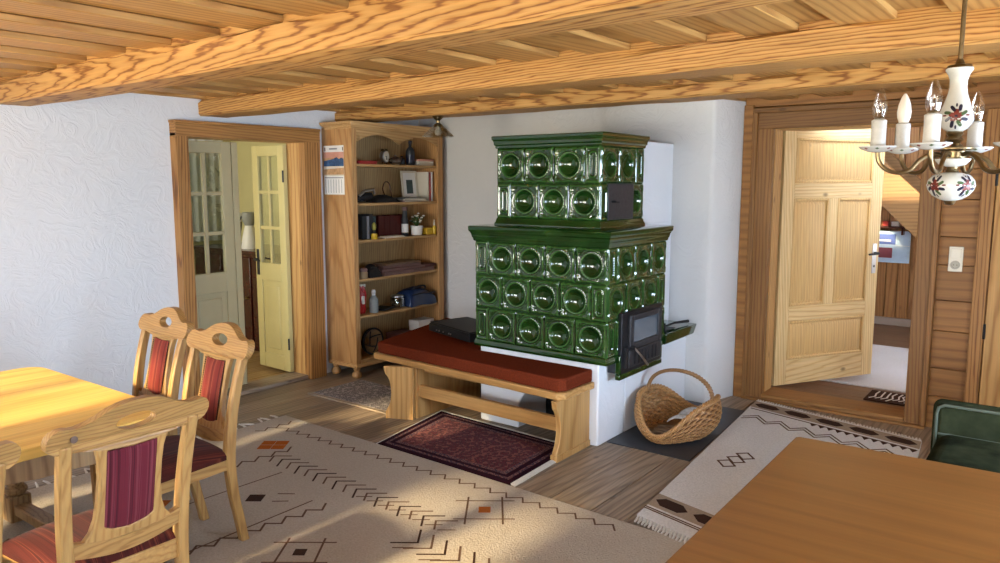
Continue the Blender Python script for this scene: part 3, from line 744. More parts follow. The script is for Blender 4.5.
mb = MB(); mb.lathe([(0.03, 0), (0.028, 0.02), (0.035, 0.15), (0.055, 0.27), (0.055, 0.275), (0, 0.275)], (JX2, 4.60, 1.02), 20); mb.build('body', plain('grey_green_glaze', (0.2, 0.2, 0.13), 0.3), lm)
mb = MB(); mb.lathe([(0.056, 0.27), (0.062, 0.30), (0.060, 0.345), (0.04, 0.36), (0, 0.36)], (JX2, 4.60, 1.02), 20); mb.build('rim', 'white', lm)
cu = MB()
cu.grid(lambda u, v: (KX + 0.03 + 0.018 * math.sin(u * 60) , 3.95 + 1.0 * u, 1.05 + 1.15 * v), 90, 6)
tag(cu.build('curtain', 'curtain'), 'white pleated curtain on the kitchen wall, seen through the glazed door', 'curtain')

# ------------------------------------------------------------------ hall beyond door 2
HY = 9.95
struct(planks('floor_hall', -3.3, 1.2, 6.225, HY, 0.0, 0.04, 0.2, 0, 'hallfloor'))
mb = MB(); x = -3.3
while x < 1.2: mb.box((x + 0.004, HY, 0), (x + 0.121, HY + 0.05, 2.7)); mb.box((x - 0.01, HY + 0.012, 0), (x + 0.13, HY + 0.055, 2.7)); x += 0.125
struct(mb.build('wall_hall_north', 'hallpanel', bevel=0.003, seg=1))
wall_boxes('wall_hall_west', [((-3.4, 6.25, 0), (-3.3, HY, 2.7))], 'hallpanel')
wall_boxes('wall_hall_east', [((1.2, 6.25, 0), (1.3, HY, 2.7))], 'plaster')
wall_boxes('ceiling_hall', [((-3.4, 6.25, 2.7), (1.3, HY, 2.75))], 'board')
mb = MB(); mb.box((-3.3, HY - 0.03, 0), (1.2, HY, 0.09)); struct(mb.build('baseboard_hall', plain('grey_brown_base', (0.30, 0.24, 0.2), 0.6), bevel=0.006))
# staircase
stc = thing('staircase', 'pine staircase rising to the left across the hall behind the door', 'staircase', (-1.2, 8.8, 0))
sl = -1.095
def strg(y0, y1):
    m = MB(); p = [(-0.113, 0.0), (0.363, 0.0), (-2.39, 2.615), (-2.866, 2.615)]
    m.prism([p[0], p[1], p[2], p[3]], y1 - y0, lambda u, v, d: (u, y1 - d, v)); return m
strg(8.585, 8.63).build('stringer', 'stair', stc, bevel=0.004); strg(9.50, 9.545).build('stringer', 'stair', stc, bevel=0.004)
for i in range(11):
    z = 0.2 + i * 0.21; x = 0.12 - z / 0.95
    m = MB(); m.box((x - 0.17, 8.62, z - 0.035), (x + 0.09, 9.51, z)); m.build('tread', 'stair', stc, bevel=0.004)
mb = MB(); mb.box((-3.25, 8.6, 0), (-3.15, 8.7, 2.69)); 
po = thing('poster', 'pale blue poster with dark red picture on the hall panelling under the stairs', 'poster', (-1.73, HY, 0.75))
mb = MB(); mb.box((-1.905, HY - 0.012, 0.745), (-1.565, HY - 0.001, 1.12)); mb.build('sheet', 'skyblue', po)
mb = MB(); mb.box((-1.905, HY - 0.015, 0.96), (-1.72, HY - 0.0125, 1.08)); mb.build('picture', 'pblue', po)
mb = MB(); mb.box((-1.895, HY - 0.015, 0.80), (-1.75, HY - 0.0125, 0.92)); mb.build('picture', 'pred', po)
mb = MB(); mb.box((-1.72, HY - 0.015, 0.945), (-1.57, HY - 0.0125, 0.95)); mb.box((-1.90, HY - 0.0165, 0.995), (-1.77, HY - 0.0155, 1.015)); mb.build('line', 'white', po)
hs = thing('wall_shelf', 'dark little shelf above the blue poster in the hall', 'shelf', (-1.8, HY - 0.07, 1.16))
mb = MB(); mb.box((-2.05, HY - 0.14, 1.16), (-1.58, HY - 0.001, 1.18)); mb.build('board', 'mahogany', hs, bevel=0.003)
mb = MB(); mb.box((-2.0, HY - 0.12, 1.08), (-1.98, HY - 0.001, 1.16)); mb.box((-1.65, HY - 0.12, 1.08), (-1.63, HY - 0.001, 1.16)); pieces(mb, 'bracket', 'mahogany', hs)
for i, (x, w, h, m_, lb) in enumerate(((-1.93, 0.08, 0.07, 'tan', 'small tan box at the left end of the dark hall shelf'), (-1.82, 0.06, 0.055, 'red', 'small red box in the middle of the dark hall shelf'), (-1.72, 0.08, 0.05, 'white', 'small white box at the right end of the dark hall shelf'))):
    mb = MB(); mb.box((x - w / 2, HY - 0.11, 1.181), (x + w / 2, HY - 0.03, 1.181 + h)); mb.box((x - w / 2 - 0.002, HY - 0.112, 1.181 + h * 0.7), (x + w / 2 + 0.002, HY - 0.028, 1.181 + h + 0.002))
    tag(mb.build('box', m_, bevel=0.003), lb, 'box', 'boxes on the hall shelf')
mb = MB(); mb.box((-2.6, 6.75, 0.001), (0.3, 8.57, 0.012)); tag(mb.build('hall_rug', 'hallrug', bevel=0.004), 'pale grey flecked rug on the hall floor beyond the pine door', 'rug')
hm = MB(); hm.box((-1.25, 6.34, 0.001), (-0.55, 6.66, 0.012))
r2 = random.Random(5)
for i in range(16):
    x = -1.22 + i * 0.042; hm.ribbon([(x, 6.37 + r2.uniform(0, .05)), (x + 0.03, 6.46), (x + r2.uniform(0, .03), 6.55), (x + 0.03, 6.63)], 0.012, 0.0118, 1, 0.0015)
tag(hm.build('door_mat', ['wool_dark', 'rug2']), 'dark mat with pale figures just inside the hall door', 'mat')

# ------------------------------------------------------------------ tiled stove
def g(x, m, s): return math.exp(-((x - m) / s) ** 2)
def full_h(x, y, w, h):
    e = min(w / 2 - abs(x), h / 2 - abs(y)); z = 0.007 * g(e, 0.016, 0.006) + 0.003 * g(e, 0.028, 0.004)
    if e < 0.006: z -= 0.006 * (1 - e / 0.006)
    r = math.hypot(x, y); th = math.atan2(y, x); r0, r1 = 0.345 * w, 0.305 * w
    z += 0.009 * g(r, r0, 0.0065) * (0.78 + 0.22 * math.cos(30 * th)) + 0.004 * g(r, r0 + 0.016, 0.004)
    if r < r1: z += -0.036 * (1 - (r / r1) ** 2) ** 0.8
    cx, cy = abs(x) - 0.385 * w, abs(y) - 0.385 * h
    z += 0.006 * g(math.hypot(cx, cy), 0, 0.012) + 0.003 * g(math.hypot(cx, cy), 0.02, 0.005)
    return z
def half_h(x, y, w, h):
    e = min(w / 2 - abs(x), h / 2 - abs(y)); z = 0.007 * g(e, 0.014, 0.006)
    if e < 0.006: z -= 0.006 * (1 - e / 0.006)
    L = 0.33 * h - 0.2 * w
    d = math.hypot(x, max(0, abs(y) - L)); z += 0.007 * g(d, 0.21 * w, 0.006) * (0.8 + 0.2 * math.cos(y * 420))
    if d < 0.15 * w: z -= 0.008
    return z
def tile(mb, o, U, N, w, h, half):
    o, U, N = Vector(o), Vector(U), Vector(N); Z = Vector((0, 0, 1)); fn = half_h if half else full_h
    nu = 22 if half else 44
    mb.grid(lambda u, v: o + U * (u * w) + Z * (v * h) + N * fn((u - .5) * w, (v - .5) * h, w, h), nu, 44, flip=(U.cross(Z).dot(N) < 0))
def tile_row(mb, o, U, N, z, h, fw, pat):
    p = 0.0
    for c in pat:
        w = fw if c == 'F' else fw / 2
        tile(mb, Vector(o) + Vector(U) * p + Vector((0, 0, z)), U, N, w, h, c == 'H'); p += w
def sweep(mb, x0, x1, y0, y1, prof):
    vs = []; fs = []
    for o, z in prof: vs += [(x0 - o, y0 - o, z), (x1 + o, y0 - o, z), (x1 + o, y1 + o, z), (x0 - o, y1 + o, z)]
    for i in range(len(prof) - 1):
        for k in range(4): fs.append((i * 4 + k, i * 4 + (k + 1) % 4, i * 4 + 4 + (k + 1) % 4, i * 4 + 4 + k))
    fs.append((3, 2, 1, 0)); n = len(prof) * 4; fs.append((n - 4, n - 3, n - 2, n - 1))
    mb.add(vs, fs)
st = thing('tiled_stove', 'two-tier green glazed tile stove on a white masonry base', 'stove', (-2.8, 4.6, 0))
mb = MB()
arch = [(-3.0, 0.0)] + [(-2.78 - 0.22 * math.cos(a * PI / 16), 0.12 + 0.2 * math.sin(a * PI / 16)) for a in range(17)] + [(-2.56, 0.0)]
mb.prism([(-3.335, 0), ] + arch + [(-2.368, 0), (-2.368, 0.553), (-3.335, 0.553)], 0.36, lambda u, v, d: (u, 4.145 + d, v))
mb.box((-3.335, 4.505, 0), (-2.368, 5.50, 0.553))
mb.build('masonry_base', 'plinth', st, bevel=0.012, seg=3)
mb = MB(); mb.box((-3.03, 4.49, 0.0), (-2.53, 4.504, 0.34)); mb.build('niche_shade_back', 'iron', st)  # added black sheet, stands in for the shade inside the niche
LX0, LX1, LY0, LY1 = -3.34, -2.29, 4.10, 4.917
fw = (LX1 - LX0) / 4.5; z0 = 0.595; th = 0.2325
mb = MB(); mb.box((LX0 + .05, LY0 + .05, 0.556), (LX1 - .05, LY1, 1.30))
for r, (pf, pe) in enumerate((('HFFFF', 'HFFF'), ('FFFFH', 'FFFH'), ('HFFFF', 'HFFF'))):
    z = z0 + r * th
    tile_row(mb, (LX0, LY0, 0), (1, 0, 0), (0, -1, 0), z, th, fw, pf)
    tile_row(mb, (LX1, LY0, 0), (0, 1, 0), (1, 0, 0), z, th, fw, pe)
    tile_row(mb, (LX0, LY1, 0), (0, -1, 0), (-1, 0, 0), z, th, fw, pe)
mb.build('lower_tile_body', 'glaze', st, angle=60)
mb = MB(); sweep(mb, LX0, LX1, LY0, LY1, [(-0.04, 0.553), (0.004, 0.553), (0.008, 0.560), (0.008, 0.572), (0.005, 0.580), (0.004, 0.590), (0.0, 0.597), (-0.04, 0.597)])
mb.build('base_moulding', 'glaze_m', st, angle=50)
mb = MB(); zc = z0 + 3 * th
sweep(mb, LX0, LX1, LY0, LY1, [(-0.04, zc - .002), (0.004, zc - .002), (0.010, zc + .006), (0.010, zc + .016), (0.016, zc + .024), (0.018, zc + .034), (0.020, zc + .046), (0.028, zc + .062), (0.034, zc + .070), (0.036, zc + .098), (0.030, zc + .103), (-0.02, zc + .108)])
mb.build('lower_cornice', 'glaze_m', st, angle=40)
UX0, UX1, UY0, UY1 = -3.226, -2.41, 4.20, 4.785
uw = (UX1 - UX0) / 3.5; uz = 1.447; uh = 0.2375
mb = MB(); sweep(mb, UX0, UX1, UY0, UY1, [(-0.04, 1.386), (0.012, 1.392), (0.014, 1.405), (0.012, 1.416), (0.006, 1.424), (0.004, 1.438), (0.0, 1.448), (-0.04, 1.449)])
mb.build('upper_base_moulding', 'glaze_m', st, angle=40)
mb = MB(); mb.box((UX0 + .05, UY0 + .05, 1.44), (UX1 - .05, UY1, 1.93))
ue = (UY1 - UY0) / 2.5
for r, (pf, pe) in enumerate((('HFFF', 'HFF'), ('FFFH', 'FFH'))):
    z = uz + r * uh
    tile_row(mb, (UX0, UY0, 0), (1, 0, 0), (0, -1, 0), z, uh, uw, pf)
    tile_row(mb, (UX1, UY0, 0), (0, 1, 0), (1, 0, 0), z, uh, ue, pe)
    tile_row(mb, (UX0, UY1, 0), (0, -1, 0), (-1, 0, 0), z, uh, ue, pe)
mb.build('upper_tile_body', 'glaze', st, angle=60)
mb = MB(); zc = uz + 2 * uh
sweep(mb, UX0, UX1, UY0, UY1, [(-0.04, zc - .002), (0.004, zc - .002), (0.008, zc + .006), (0.008, zc + .016), (0.016, zc + .024), (0.016, zc + .032), (0.017, zc + .042), (0.022, zc + .054), (0.027, zc + .060), (0.027, zc + .078), (0.022, zc + .082), (-0.02, zc + .084)])
mb.build('upper_cornice', 'glaze_m', st, angle=40)
mb = MB(); mb.box((-3.1, 4.787, 1.39), (-2.52, 5.50, 1.985)); mb.box((-3.1, 4.92, 0.55), (-2.52, 5.50, 1.40))
mb.build('flue_block', 'plinth', st, bevel=0.012, seg=3)
mb = MB(); mb.hexa([(-2.56, 4.90, 0.553), (-2.27, 4.90, 0.553), (-2.27, 5.40, 0.553), (-2.56, 5.40, 0.553)], [(-2.56, 4.90, 0.632), (-2.255, 4.90, 0.632), (-2.255, 5.43, 0.632), (-2.56, 5.43, 0.632)])
mb.build('side_ledge', 'glaze_m', st, bevel=0.01, seg=3)
# fire door
mb = MB(); mb.box((-2.30, 4.228, 0.435), (-2.262, 4.842, 0.475)); mb.box((-2.30, 4.228, 0.475), (-2.262, 4.246, 0.60)); mb.box((-2.30, 4.82, 0.475), (-2.262, 4.842, 0.60))
mb.build('fire_door_surround', 'glaze_m', st, bevel=0.008)
mb = MB(); X = -2.252
mb.box((-2.36, 4.245, 0.472), (X - .01, 4.822, 0.87))
fd = mb.build('fire_door', 'iron', st, bevel=0.005)
mb = MB(); Y0, Y1, Z0, Z1 = 4.33, 4.79, 0.62, 0.845
mb.box((X - .012, Y0, Z0), (X + .008, Y0 + .05, Z1)); mb.box((X - .012, Y1 - .05, Z0), (X + .008, Y1, Z1)); mb.box((X - .012, Y0 + .05, Z0), (X + .008, Y1 - .05, Z0 + .04)); mb.box((X - .012, Y0 + .05, Z1 - .04), (X + .008, Y1 - .05, Z1))
mb.box((X - .012, Y0, 0.50), (X + .002, Y1, 0.615))
mb.build('door_frame', 'iron2', fd, bevel=0.006)
mb = MB(); mb.box((X - .011, Y0 + .05, Z0 + .04), (X - .003, Y1 - .05, Z1 - .04)); mb.build('fire_glass', 'stoveglass', fd)
mb = MB()
for i in range(7): mb.box((X + .001, Y0 + .07 + i * .05, 0.515), (X + .008, Y0 + .088 + i * .05, 0.60))
mb.build('air_grille', 'iron', fd, bevel=0.002)
mb = MB(); mb.tube([(X, 4.345, 0.635), (X + .035, 4.345, 0.635)], 0.016, 10); mb.box((X - .01, 4.275, 0.51), (X + .012, 4.292, 0.645)); hd = mb.build('latch', 'iron', fd)
mb = MB(); mb.tube([(X + .03, 4.345, 0.635), (X + .05, 4.40, 0.58), (X + .05, 4.50, 0.50)], [0.007, 0.007, 0.008], 8); mb.build('handle', 'steel', fd)
mb = MB(); mb.box((-2.44, 4.285, 1.452), (-2.398, 4.625, 1.685)); ud = mb.build('soot_door', 'iron2', st, bevel=0.004)
mb = MB(); mb.tube([(-2.398, 4.33, 1.57), (-2.375, 4.33, 1.57), (-2.372, 4.37, 1.565)], 0.008, 8); mb.build('knob', 'iron', ud)
sh = thing('ash_shovel', 'black iron ash shovel lying on the green ledge beside the stove', 'shovel', (-2.36, 5.1, 0.632))
mb = MB(); mb.hexa([(-2.44, 4.95, .634), (-2.30, 4.95, .634), (-2.30, 5.12, .634), (-2.44, 5.12, .634)], [(-2.45, 4.94, .642), (-2.29, 4.94, .642), (-2.29, 5.13, .642), (-2.45, 5.13, .642)])
mb.box((-2.45, 4.94, .64), (-2.29, 4.95, .70)); mb.build('pan', 'iron', sh, bevel=0.003)
mb = MB(); mb.tube([(-2.37, 5.12, .645), (-2.34, 5.2, .66), (-2.30, 5.36, .655)], [.008, .008, .012], 8); mb.build('handle', 'iron', sh)

# ------------------------------------------------------------------ bench round the stove
bn = thing('stove_bench', 'pine bench with dark red velvet cushion, bent round the front corner of the stove', 'bench', (-3.2, 4.0, 0))
seat = [(-4.135, 3.865), (-2.44, 3.762), (-2.395, 3.80), (-2.392, 4.14), (-3.365, 4.14), (-3.365, 4.98), (-4.40, 4.98)]
mb = MB(); mb.prism(seat, 0.036, lambda u, v, d: (u, v, 0.384 + d * 1.25)); mb.build('seat_board', 'bench_x', bn, bevel=0.008, seg=3)
cush = [(-4.11, 3.885), (-2.475, 3.785), (-2.44, 3.795), (-2.412, 3.83), (-2.408, 4.138), (-3.37, 4.138), (-3.37, 4.965), (-4.375, 4.965)]
mb = MB(); mb.prism(cush, 0.082, lambda u, v, d: (u, v, 0.429 + d)); mb.build('cushion', 'redvelvet', bn, bevel=0.028, seg=4)
def end_profile():   # (depth from front, z) curved front edge
    c = catmull([(0.0, 0.0, 0), (0.0, 0.045, 0), (0.010, 0.07, 0), (0.030, 0.11, 0), (0.042, 0.17, 0), (0.042, 0.22, 0), (0.034, 0.27, 0), (0.016, 0.31, 0), (-0.002, 0.335, 0), (-0.012, 0.384, 0)], 4)
    p = [(v.x, v.y) for v in c]
    return p
pr = end_profile()
def end_panel(x, y0, y1, name='end_panel', th_=0.036):
    m = MB(); poly = [(y0 + a, z) for a, z in pr] + [(y1, 0.384), (y1, 0.0)]
    m.prism(poly[::-1], th_, lambda u, v, d: (x + d, u, v)); m.box((x - .008, y0 - 0.006, 0), (x + th_ + .008, y1, 0.042)); return m
end_panel(-2.462, 3.752, 4.14).build('end_panel', 'bench', bn, bevel=0.004)
m = MB(); poly = [(-3.905 + a, z) for a, z in pr] + [(-3.70, 0.384), (-3.70, 0.0)]
Mx = rmat((-3.80, 3.80, 0), math.radians(24))
m.prism(poly[::-1], 0.034, lambda u, v, d: tuple(Mx @ Vector((u, 3.79 + d, v)))); m.build('end_panel', 'bench', bn, bevel=0.004)
m = MB(); m.box((-3.735, 3.87, 0), (-3.70, 4.6, 0.384)); m.build('end_panel', 'bench', bn, bevel=0.004)
m = MB(); m.box((-4.30, 4.90, 0), (-3.40, 4.935, 0.384)); m.build('end_panel', 'bench', bn, bevel=0.004)
m = MB(); m.hexa([(-3.71, 3.90, .155), (-2.455, 3.855, .155), (-2.455, 3.89, .155), (-3.71, 3.935, .155)], [(-3.71, 3.90, .245), (-2.455, 3.855, .245), (-2.455, 3.89, .245), (-3.71, 3.935, .245)]); m.build('stretcher', 'bench_x', bn, bevel=0.004)
m = MB(); m.box((-3.70, 3.95, .33), (-2.46, 3.97, .384)); m.build('apron', 'bench_x', bn, bevel=0.003)

bx = thing('receiver_box', 'black flat electronic box on the red bench cushion against the stove', 'box', (-3.74, 4.50, 0.5115), math.radians(-17))
m = MB(); m.box((-0.29, -0.18, 0.008), (0.29, 0.18, 0.072)); m.box((-0.285, -0.175, 0.072), (0.285, 0.18, 0.084)); m.build('case', 'black', bx, local=True, bevel=0.005)
m = MB(); m.box((-0.285, -0.188, 0.012), (0.285, -0.179, 0.066)); fp = m.build('front_panel', 'black', bx, local=True, bevel=0.004)
for i, x in enumerate((-0.16, -0.12, -0.06, 0.02, 0.045)):
    m = MB(); m.lathe([(0.006, 0), (0.006, 0.006), (0, 0.006)], seg=12); k = m.build('knob', 'steel', fp, local=True); k.location = (x, -0.188, 0.034); k.rotation_euler = (PI / 2, 0, 0)
m = MB()
for sx in (-.24, .24):
    for sy in (-.14, .14): m.lathe([(0.015, 0), (0.015, 0.009), (0, 0.009)], (sx, sy, 0), 12)
pieces(m, 'rubber_foot', 'iron', bx, local=True)

# ------------------------------------------------------------------ slate plate, basket with paper and kindling
m = MB(); m.prism([(-2.364, 4.26), (-1.79, 4.26), (-1.875, 5.48), (-2.364, 5.48)], 0.006, lambda u, v, d: (u, v, d + .0005)); tag(m.build('hearth_plate', 'slate', bevel=0.002), 'dark slate hearth plate on the floor under the wicker basket', 'floor plate')
BC = (-2.07, 4.70); A_, B_ = 0.255, 0.345
def rim(ph):
    c2 = math.cos(ph) ** 2; s = math.sin(ph)
    z = 0.06 + 0.205 * (1 - abs(s) ** 3.2) + (0.03 if s > 0 else 0.0) * s * s
    rx = 0.245 + 0.0 * c2; ry = 0.335
    return Vector((BC[0] + rx * math.cos(ph), BC[1] + ry * s, z + 0.008))
def bsurf(u, v):
    ph = 2 * PI * u; r = rim(ph); t = v
    if t < 0.18:
        k = t / 0.18; x = BC[0] + 0.185 * k * math.cos(ph); y = BC[1] + 0.235 * k * math.sin(ph); return Vector((x, y, 0.016))
    k = (t - 0.18) / 0.82
    base = Vector((BC[0] + 0.185 * math.cos(ph), BC[1] + 0.235 * math.sin(ph), 0.016))
    p = base.lerp(r, k); bul = max(0.0, math.sin(PI * k)) ** 0.8 * 0.055
    p.x += bul * math.cos(ph); p.y += bul * 0.55 * math.sin(ph); p.z -= bul * 0.25
    row = k * 15; w = 0.0095 * math.sin(row * PI) * math.cos(ph * 22) + 0.003 * math.cos(row * 2 * PI)
    p.x += w * math.cos(ph); p.y += w * math.sin(ph); return p
bk = thing('wicker_basket', 'wicker log basket with arched handle on the slate plate', 'basket', (BC[0], BC[1], 0.0065))
m = MB(); m.grid(bsurf, 312, 90, closed_u=True)
o = m.build('woven_body', 'wicker', bk, angle=80); md = o.modifiers.new('thick', 'SOLIDIFY'); md.thickness = 0.009; md.offset = -1
m = MB()
for s in range(3):
    m.loop_tube([rim(2 * PI * i / 240) + Vector((0.011 * math.cos(2 * PI * i / 240 * 24 + s * 2.09) * math.cos(2 * PI * i / 240), 0.011 * math.cos(2 * PI * i / 240 * 24 + s * 2.09) * math.sin(2 * PI * i / 240), 0.011 * math.sin(2 * PI * i / 240 * 24 + s * 2.09))) for i in range(240)], 0.0085, 6)
m.build('braided_rim', 'wicker_r', bk)
m = MB(); hp_ = [(BC[0] - 0.232 * math.cos(a), BC[1] + 0.02, 0.25 + 0.185 * math.sin(a) ** 0.8) for a in [PI * i / 28 for i in range(29)]]
m.tube(hp_, 0.0125, 10)
for s in range(2):
    q = []
    for i, p in enumerate(catmull(hp_, 6)):
        a = i * 0.55 + s * PI; q.append(Vector(p) + Vector((0.008 * math.cos(a), 0.013 * math.sin(a), 0.008 * math.cos(a))))
    m.tube(q, 0.006, 6)
m.build('handle', 'wicker_d', bk)
m = MB(); n = 14
m.grid(lambda u, v: (BC[0] - 0.06 + 0.22 * u + .03 * v, BC[1] - 0.04 + 0.20 * v, 0.085 + 0.09 * u + 0.03 * v + 0.012 * math.sin(7 * u) + .01 * math.sin(9 * v)), n, n)
o = m.build('newspaper', 'paper'); md = o.modifiers.new('t', 'SOLIDIFY'); md.thickness = 0.006; tag(o, 'folded grey newspaper sheet lying in the wicker basket', 'newspaper')
for i, (x, y, a, l, lb) in enumerate(((-2.08, 4.49, 0.25, 0.17, 'kindling stick in the basket, nearest the front lip'), (-2.06, 4.56, 0.22, 0.2, 'middle one of the three kindling sticks in the basket'), (-2.07, 4.63, 0.28, 0.2, 'kindling stick in the basket, beside the newspaper'))):
    m = MB(); d = Vector((math.cos(a), math.sin(a), 0)) * l / 2; c = Vector((x, y, 0.052)); m.tube([c - d, c, c + d], [0.024, 0.027, 0.023], 7)
    tag(m.build('kindling_stick', 'log', bevel=0.002), lb, 'firewood', 'kindling in the basket')

# ------------------------------------------------------------------ rugs
def stair_zig(x0, x1, y, amp, pitch, w, z, mb, mi, rnd):
    pts = []; x = x0; up = 0; s = 1 if x1 > x0 else -1
    while (x - x1) * s < 0:
        pts += [(x, y + up * amp), (x + s * pitch * .5, y + up * amp + amp * .3)]; x += s * pitch; up = 1 - up
        pts.append((x - s * pitch * .42, y + up * amp))
    mb.ribbon(pts, w, z, mi)
m = MB(); RZ = 0.0135; rnd = random.Random(4)
m.prism([(-4.50, 0.35), (-1.15, 0.32), (-1.15, 3.20), (-1.4, 3.245), (-2.9, 3.29), (-4.49, 3.32)], 0.013, lambda u, v, d: (u, v, d + 0.0006))
R2, F2 = Vector((0.80, 0.60, 0)), Vector((-0.60, 0.80, 0))
def V2(x, y): return Vector((x, y, 0))
def stairs(p, a_, b_, n, w=0.012, mi=2):
    pts = [p.copy()]
    for i in range(n): pts += [pts[-1] + R2 * a_]; pts += [pts[-1] + F2 * b_]
    m.ribbon(pts, w, RZ - .0008, mi)
p = V2(-4.30, 3.10)
stairs(p, 0.088, -0.064, 24, 0.0095); stairs(V2(-4.36, 2.98), 0.06, 0.07, 3, 0.009)
stairs(V2(-3.29, 1.03), 0.082, 0.079, 13, 0.0115)
stairs(V2(-3.98, 2.02), 0.075, 0.085, 8, 0.0115); stairs(V2(-3.95, 1.2), 0.08, 0.08, 6, 0.0115)
m.ribbon([(-3.14, 1.72), (-3.14, 2.47)], 0.008, RZ - .0007, 2); m.ribbon([(-3.63, 1.9), (-3.60, 2.62)], 0.007, RZ - .0007, 2)
x = -3.86; k = 0
while x < -2.38:      # hooked strokes through the middle
    q0 = V2(x, 2.76 - 0.05 * (x + 3.86)); 
    m.ribbon([q0 - F2 * (.09 + .02 * (k % 2)), q0, q0 + R2 * .105], 0.0105, RZ - .0006 - .0001 * (k % 3), 2 + k % 2)
    if x > -3.1: m.ribbon([q0 - F2 * .10 + R2 * .02, q0 - F2 * .10 + R2 * .10], 0.008, RZ - .0007, 2)
    x += 0.088; k += 1
while x < -1.35:
    q0 = V2(x, 2.54 - 0.05 * (x + 3.86))
    m.ribbon([q0 + F2 * .13, q0, q0 - R2 * .125], 0.0105, RZ - .0006 - .0001 * (k % 3), 2 + k % 2)
    if k % 2: m.ribbon([q0 - F2 * .05 - R2 * .02, q0 - F2 * .05 - R2 * .11], 0.008, RZ - .0007, 2)
    x += 0.088; k += 1
def sq(cx, cy, w, h, mi, z=.0006):
    c = V2(cx, cy); q0 = [c - R2 * w / 2 - F2 * h / 2, c + R2 * w / 2 - F2 * h / 2, c + R2 * w / 2 + F2 * h / 2, c - R2 * w / 2 + F2 * h / 2]
    m.poly([(v.x, v.y) for v in q0], RZ - z, mi, .002)
def hashlat(cx, cy, a_, b_):
    c = V2(cx, cy)
    for d in (-1, 1):
        m.ribbon([c + R2 * d * a_ - F2 * b_ * 1.5, c + R2 * d * a_ * .95 + F2 * b_ * 1.4], 0.010, RZ - .0008, 2)
        m.ribbon([c + F2 * d * b_ - R2 * a_ * 1.6, c + F2 * d * b_ + R2 * a_ * 1.6], 0.009, RZ - .0007, 2)
sq(-2.73, 2.07, .056, .06, 3); hashlat(-2.73, 2.07, 0.09, 0.095)
sq(-3.41, 2.31, .085, .085, 3)
m.ribbon([(-3.36, 2.42), (-3.29, 2.47)], .008, RZ - .0008, 2); m.ribbon([(-3.30, 2.34), (-3.24, 2.39)], .008, RZ - .0008, 2)
sq(-2.34, 2.94, .062, .07, 1); hashlat(-2.34, 2.94, 0.095, 0.11)
for i in (-1, 1):
    for j in (-1, 1): sq(-4.03 + .8 * i * .043 - .6 * j * .04, 2.88 + .6 * i * .043 + .8 * j * .04, .082, .072, 1)
sq(-3.75, 1.95, .10, .10, 1)
rugo = m.build('wool_rug', ['rug', 'wool_orange', 'wool_brown', 'wool_dark'], org=(-2.5, 1.8, 0))
tag(rugo, 'large cream wool rug with brown stepped lines and orange squares under the dining table', 'rug')
m = MB()
for i in range(44):
    y = 0.4 + i * 0.0665; a = rnd.uniform(-.02, .02)
    m.tube([(-4.495, y, .008), (-4.54, y + a, .010), (-4.585 - rnd.uniform(0, .02), y + a * 2, .005)], [.008, .007, .004], 6)
tag(m.build('fringe', 'fringe', rugo), kind='stuff')

def quadmap(A, B, C, D):
    A, B, C, D = (Vector(p) for p in (A, B, C, D))
    return lambda s, t: tuple((A * (1 - s) + B * s) * (1 - t) + (D * (1 - s) + C * s) * t)
# red rug in front of the bench
q = quadmap((-3.52, 3.305), (-2.44, 3.30), (-2.475, 4.02), (-3.66, 4.09))
def qpoly(mb, q, s0, s1, t0, t1, z, mi, th=0.001): mb.prism([q(s0, t0), q(s1, t0), q(s1, t1), q(s0, t1)], th, lambda u, v, d: (u, v, z + d), (), mi)
m = MB(); m.prism([q(0, 0), q(1, 0), q(1, 1), q(0, 1)], 0.014, lambda u, v, d: (u, v, d + .0006), (), 0)
qpoly(m, q, .035, .965, .05, .95, .0146, 1); qpoly(m, q, .055, .945, .08, .92, .0152, 2); qpoly(m, q, .085, .915, .115, .885, .0158, 1, .0006)
qpoly(m, q, .115, .885, .155, .845, .0162, 3, .0008)
rr = m.build('red_rug', ['persian_e', 'persian_b', 'persian_e', 'persian'], org=(-3.05, 3.68, 0)); tag(rr, 'dark red oriental rug lying in front of the stove bench', 'rug')
m = MB()
for i in range(60):
    t = (i + .5) / 60; p = q(1, t); m.tube([(p[0], p[1], .010), (p[0] + .02, p[1] - .004, .008), (p[0] + .034, p[1] - .006, .004)], [.0055, .005, .004], 5)
tag(m.build('fringe', 'fringe', rr), kind='stuff')
m = MB(); m.ribbon([q(0.0, 1.0), q(1, 1.0)], 0.018, .0125, 0, .004); m.ribbon([q(0.0, 0.0), q(0, 1.0)], 0.008, .0125, 0, .004); m.build('selvage', 'fringe', rr)
# grey patterned rug by the bookcase
m = MB(); m.box((-4.85, 3.81, .0006), (-3.93, 4.36, .010)); m.box((-4.82, 3.845, .010), (-3.94, 4.35, .0112), 1)
tag(m.build('grey_rug', ['rugband', 'greyrug']), 'grey patterned rug on the planks in front of the bookcase', 'rug')
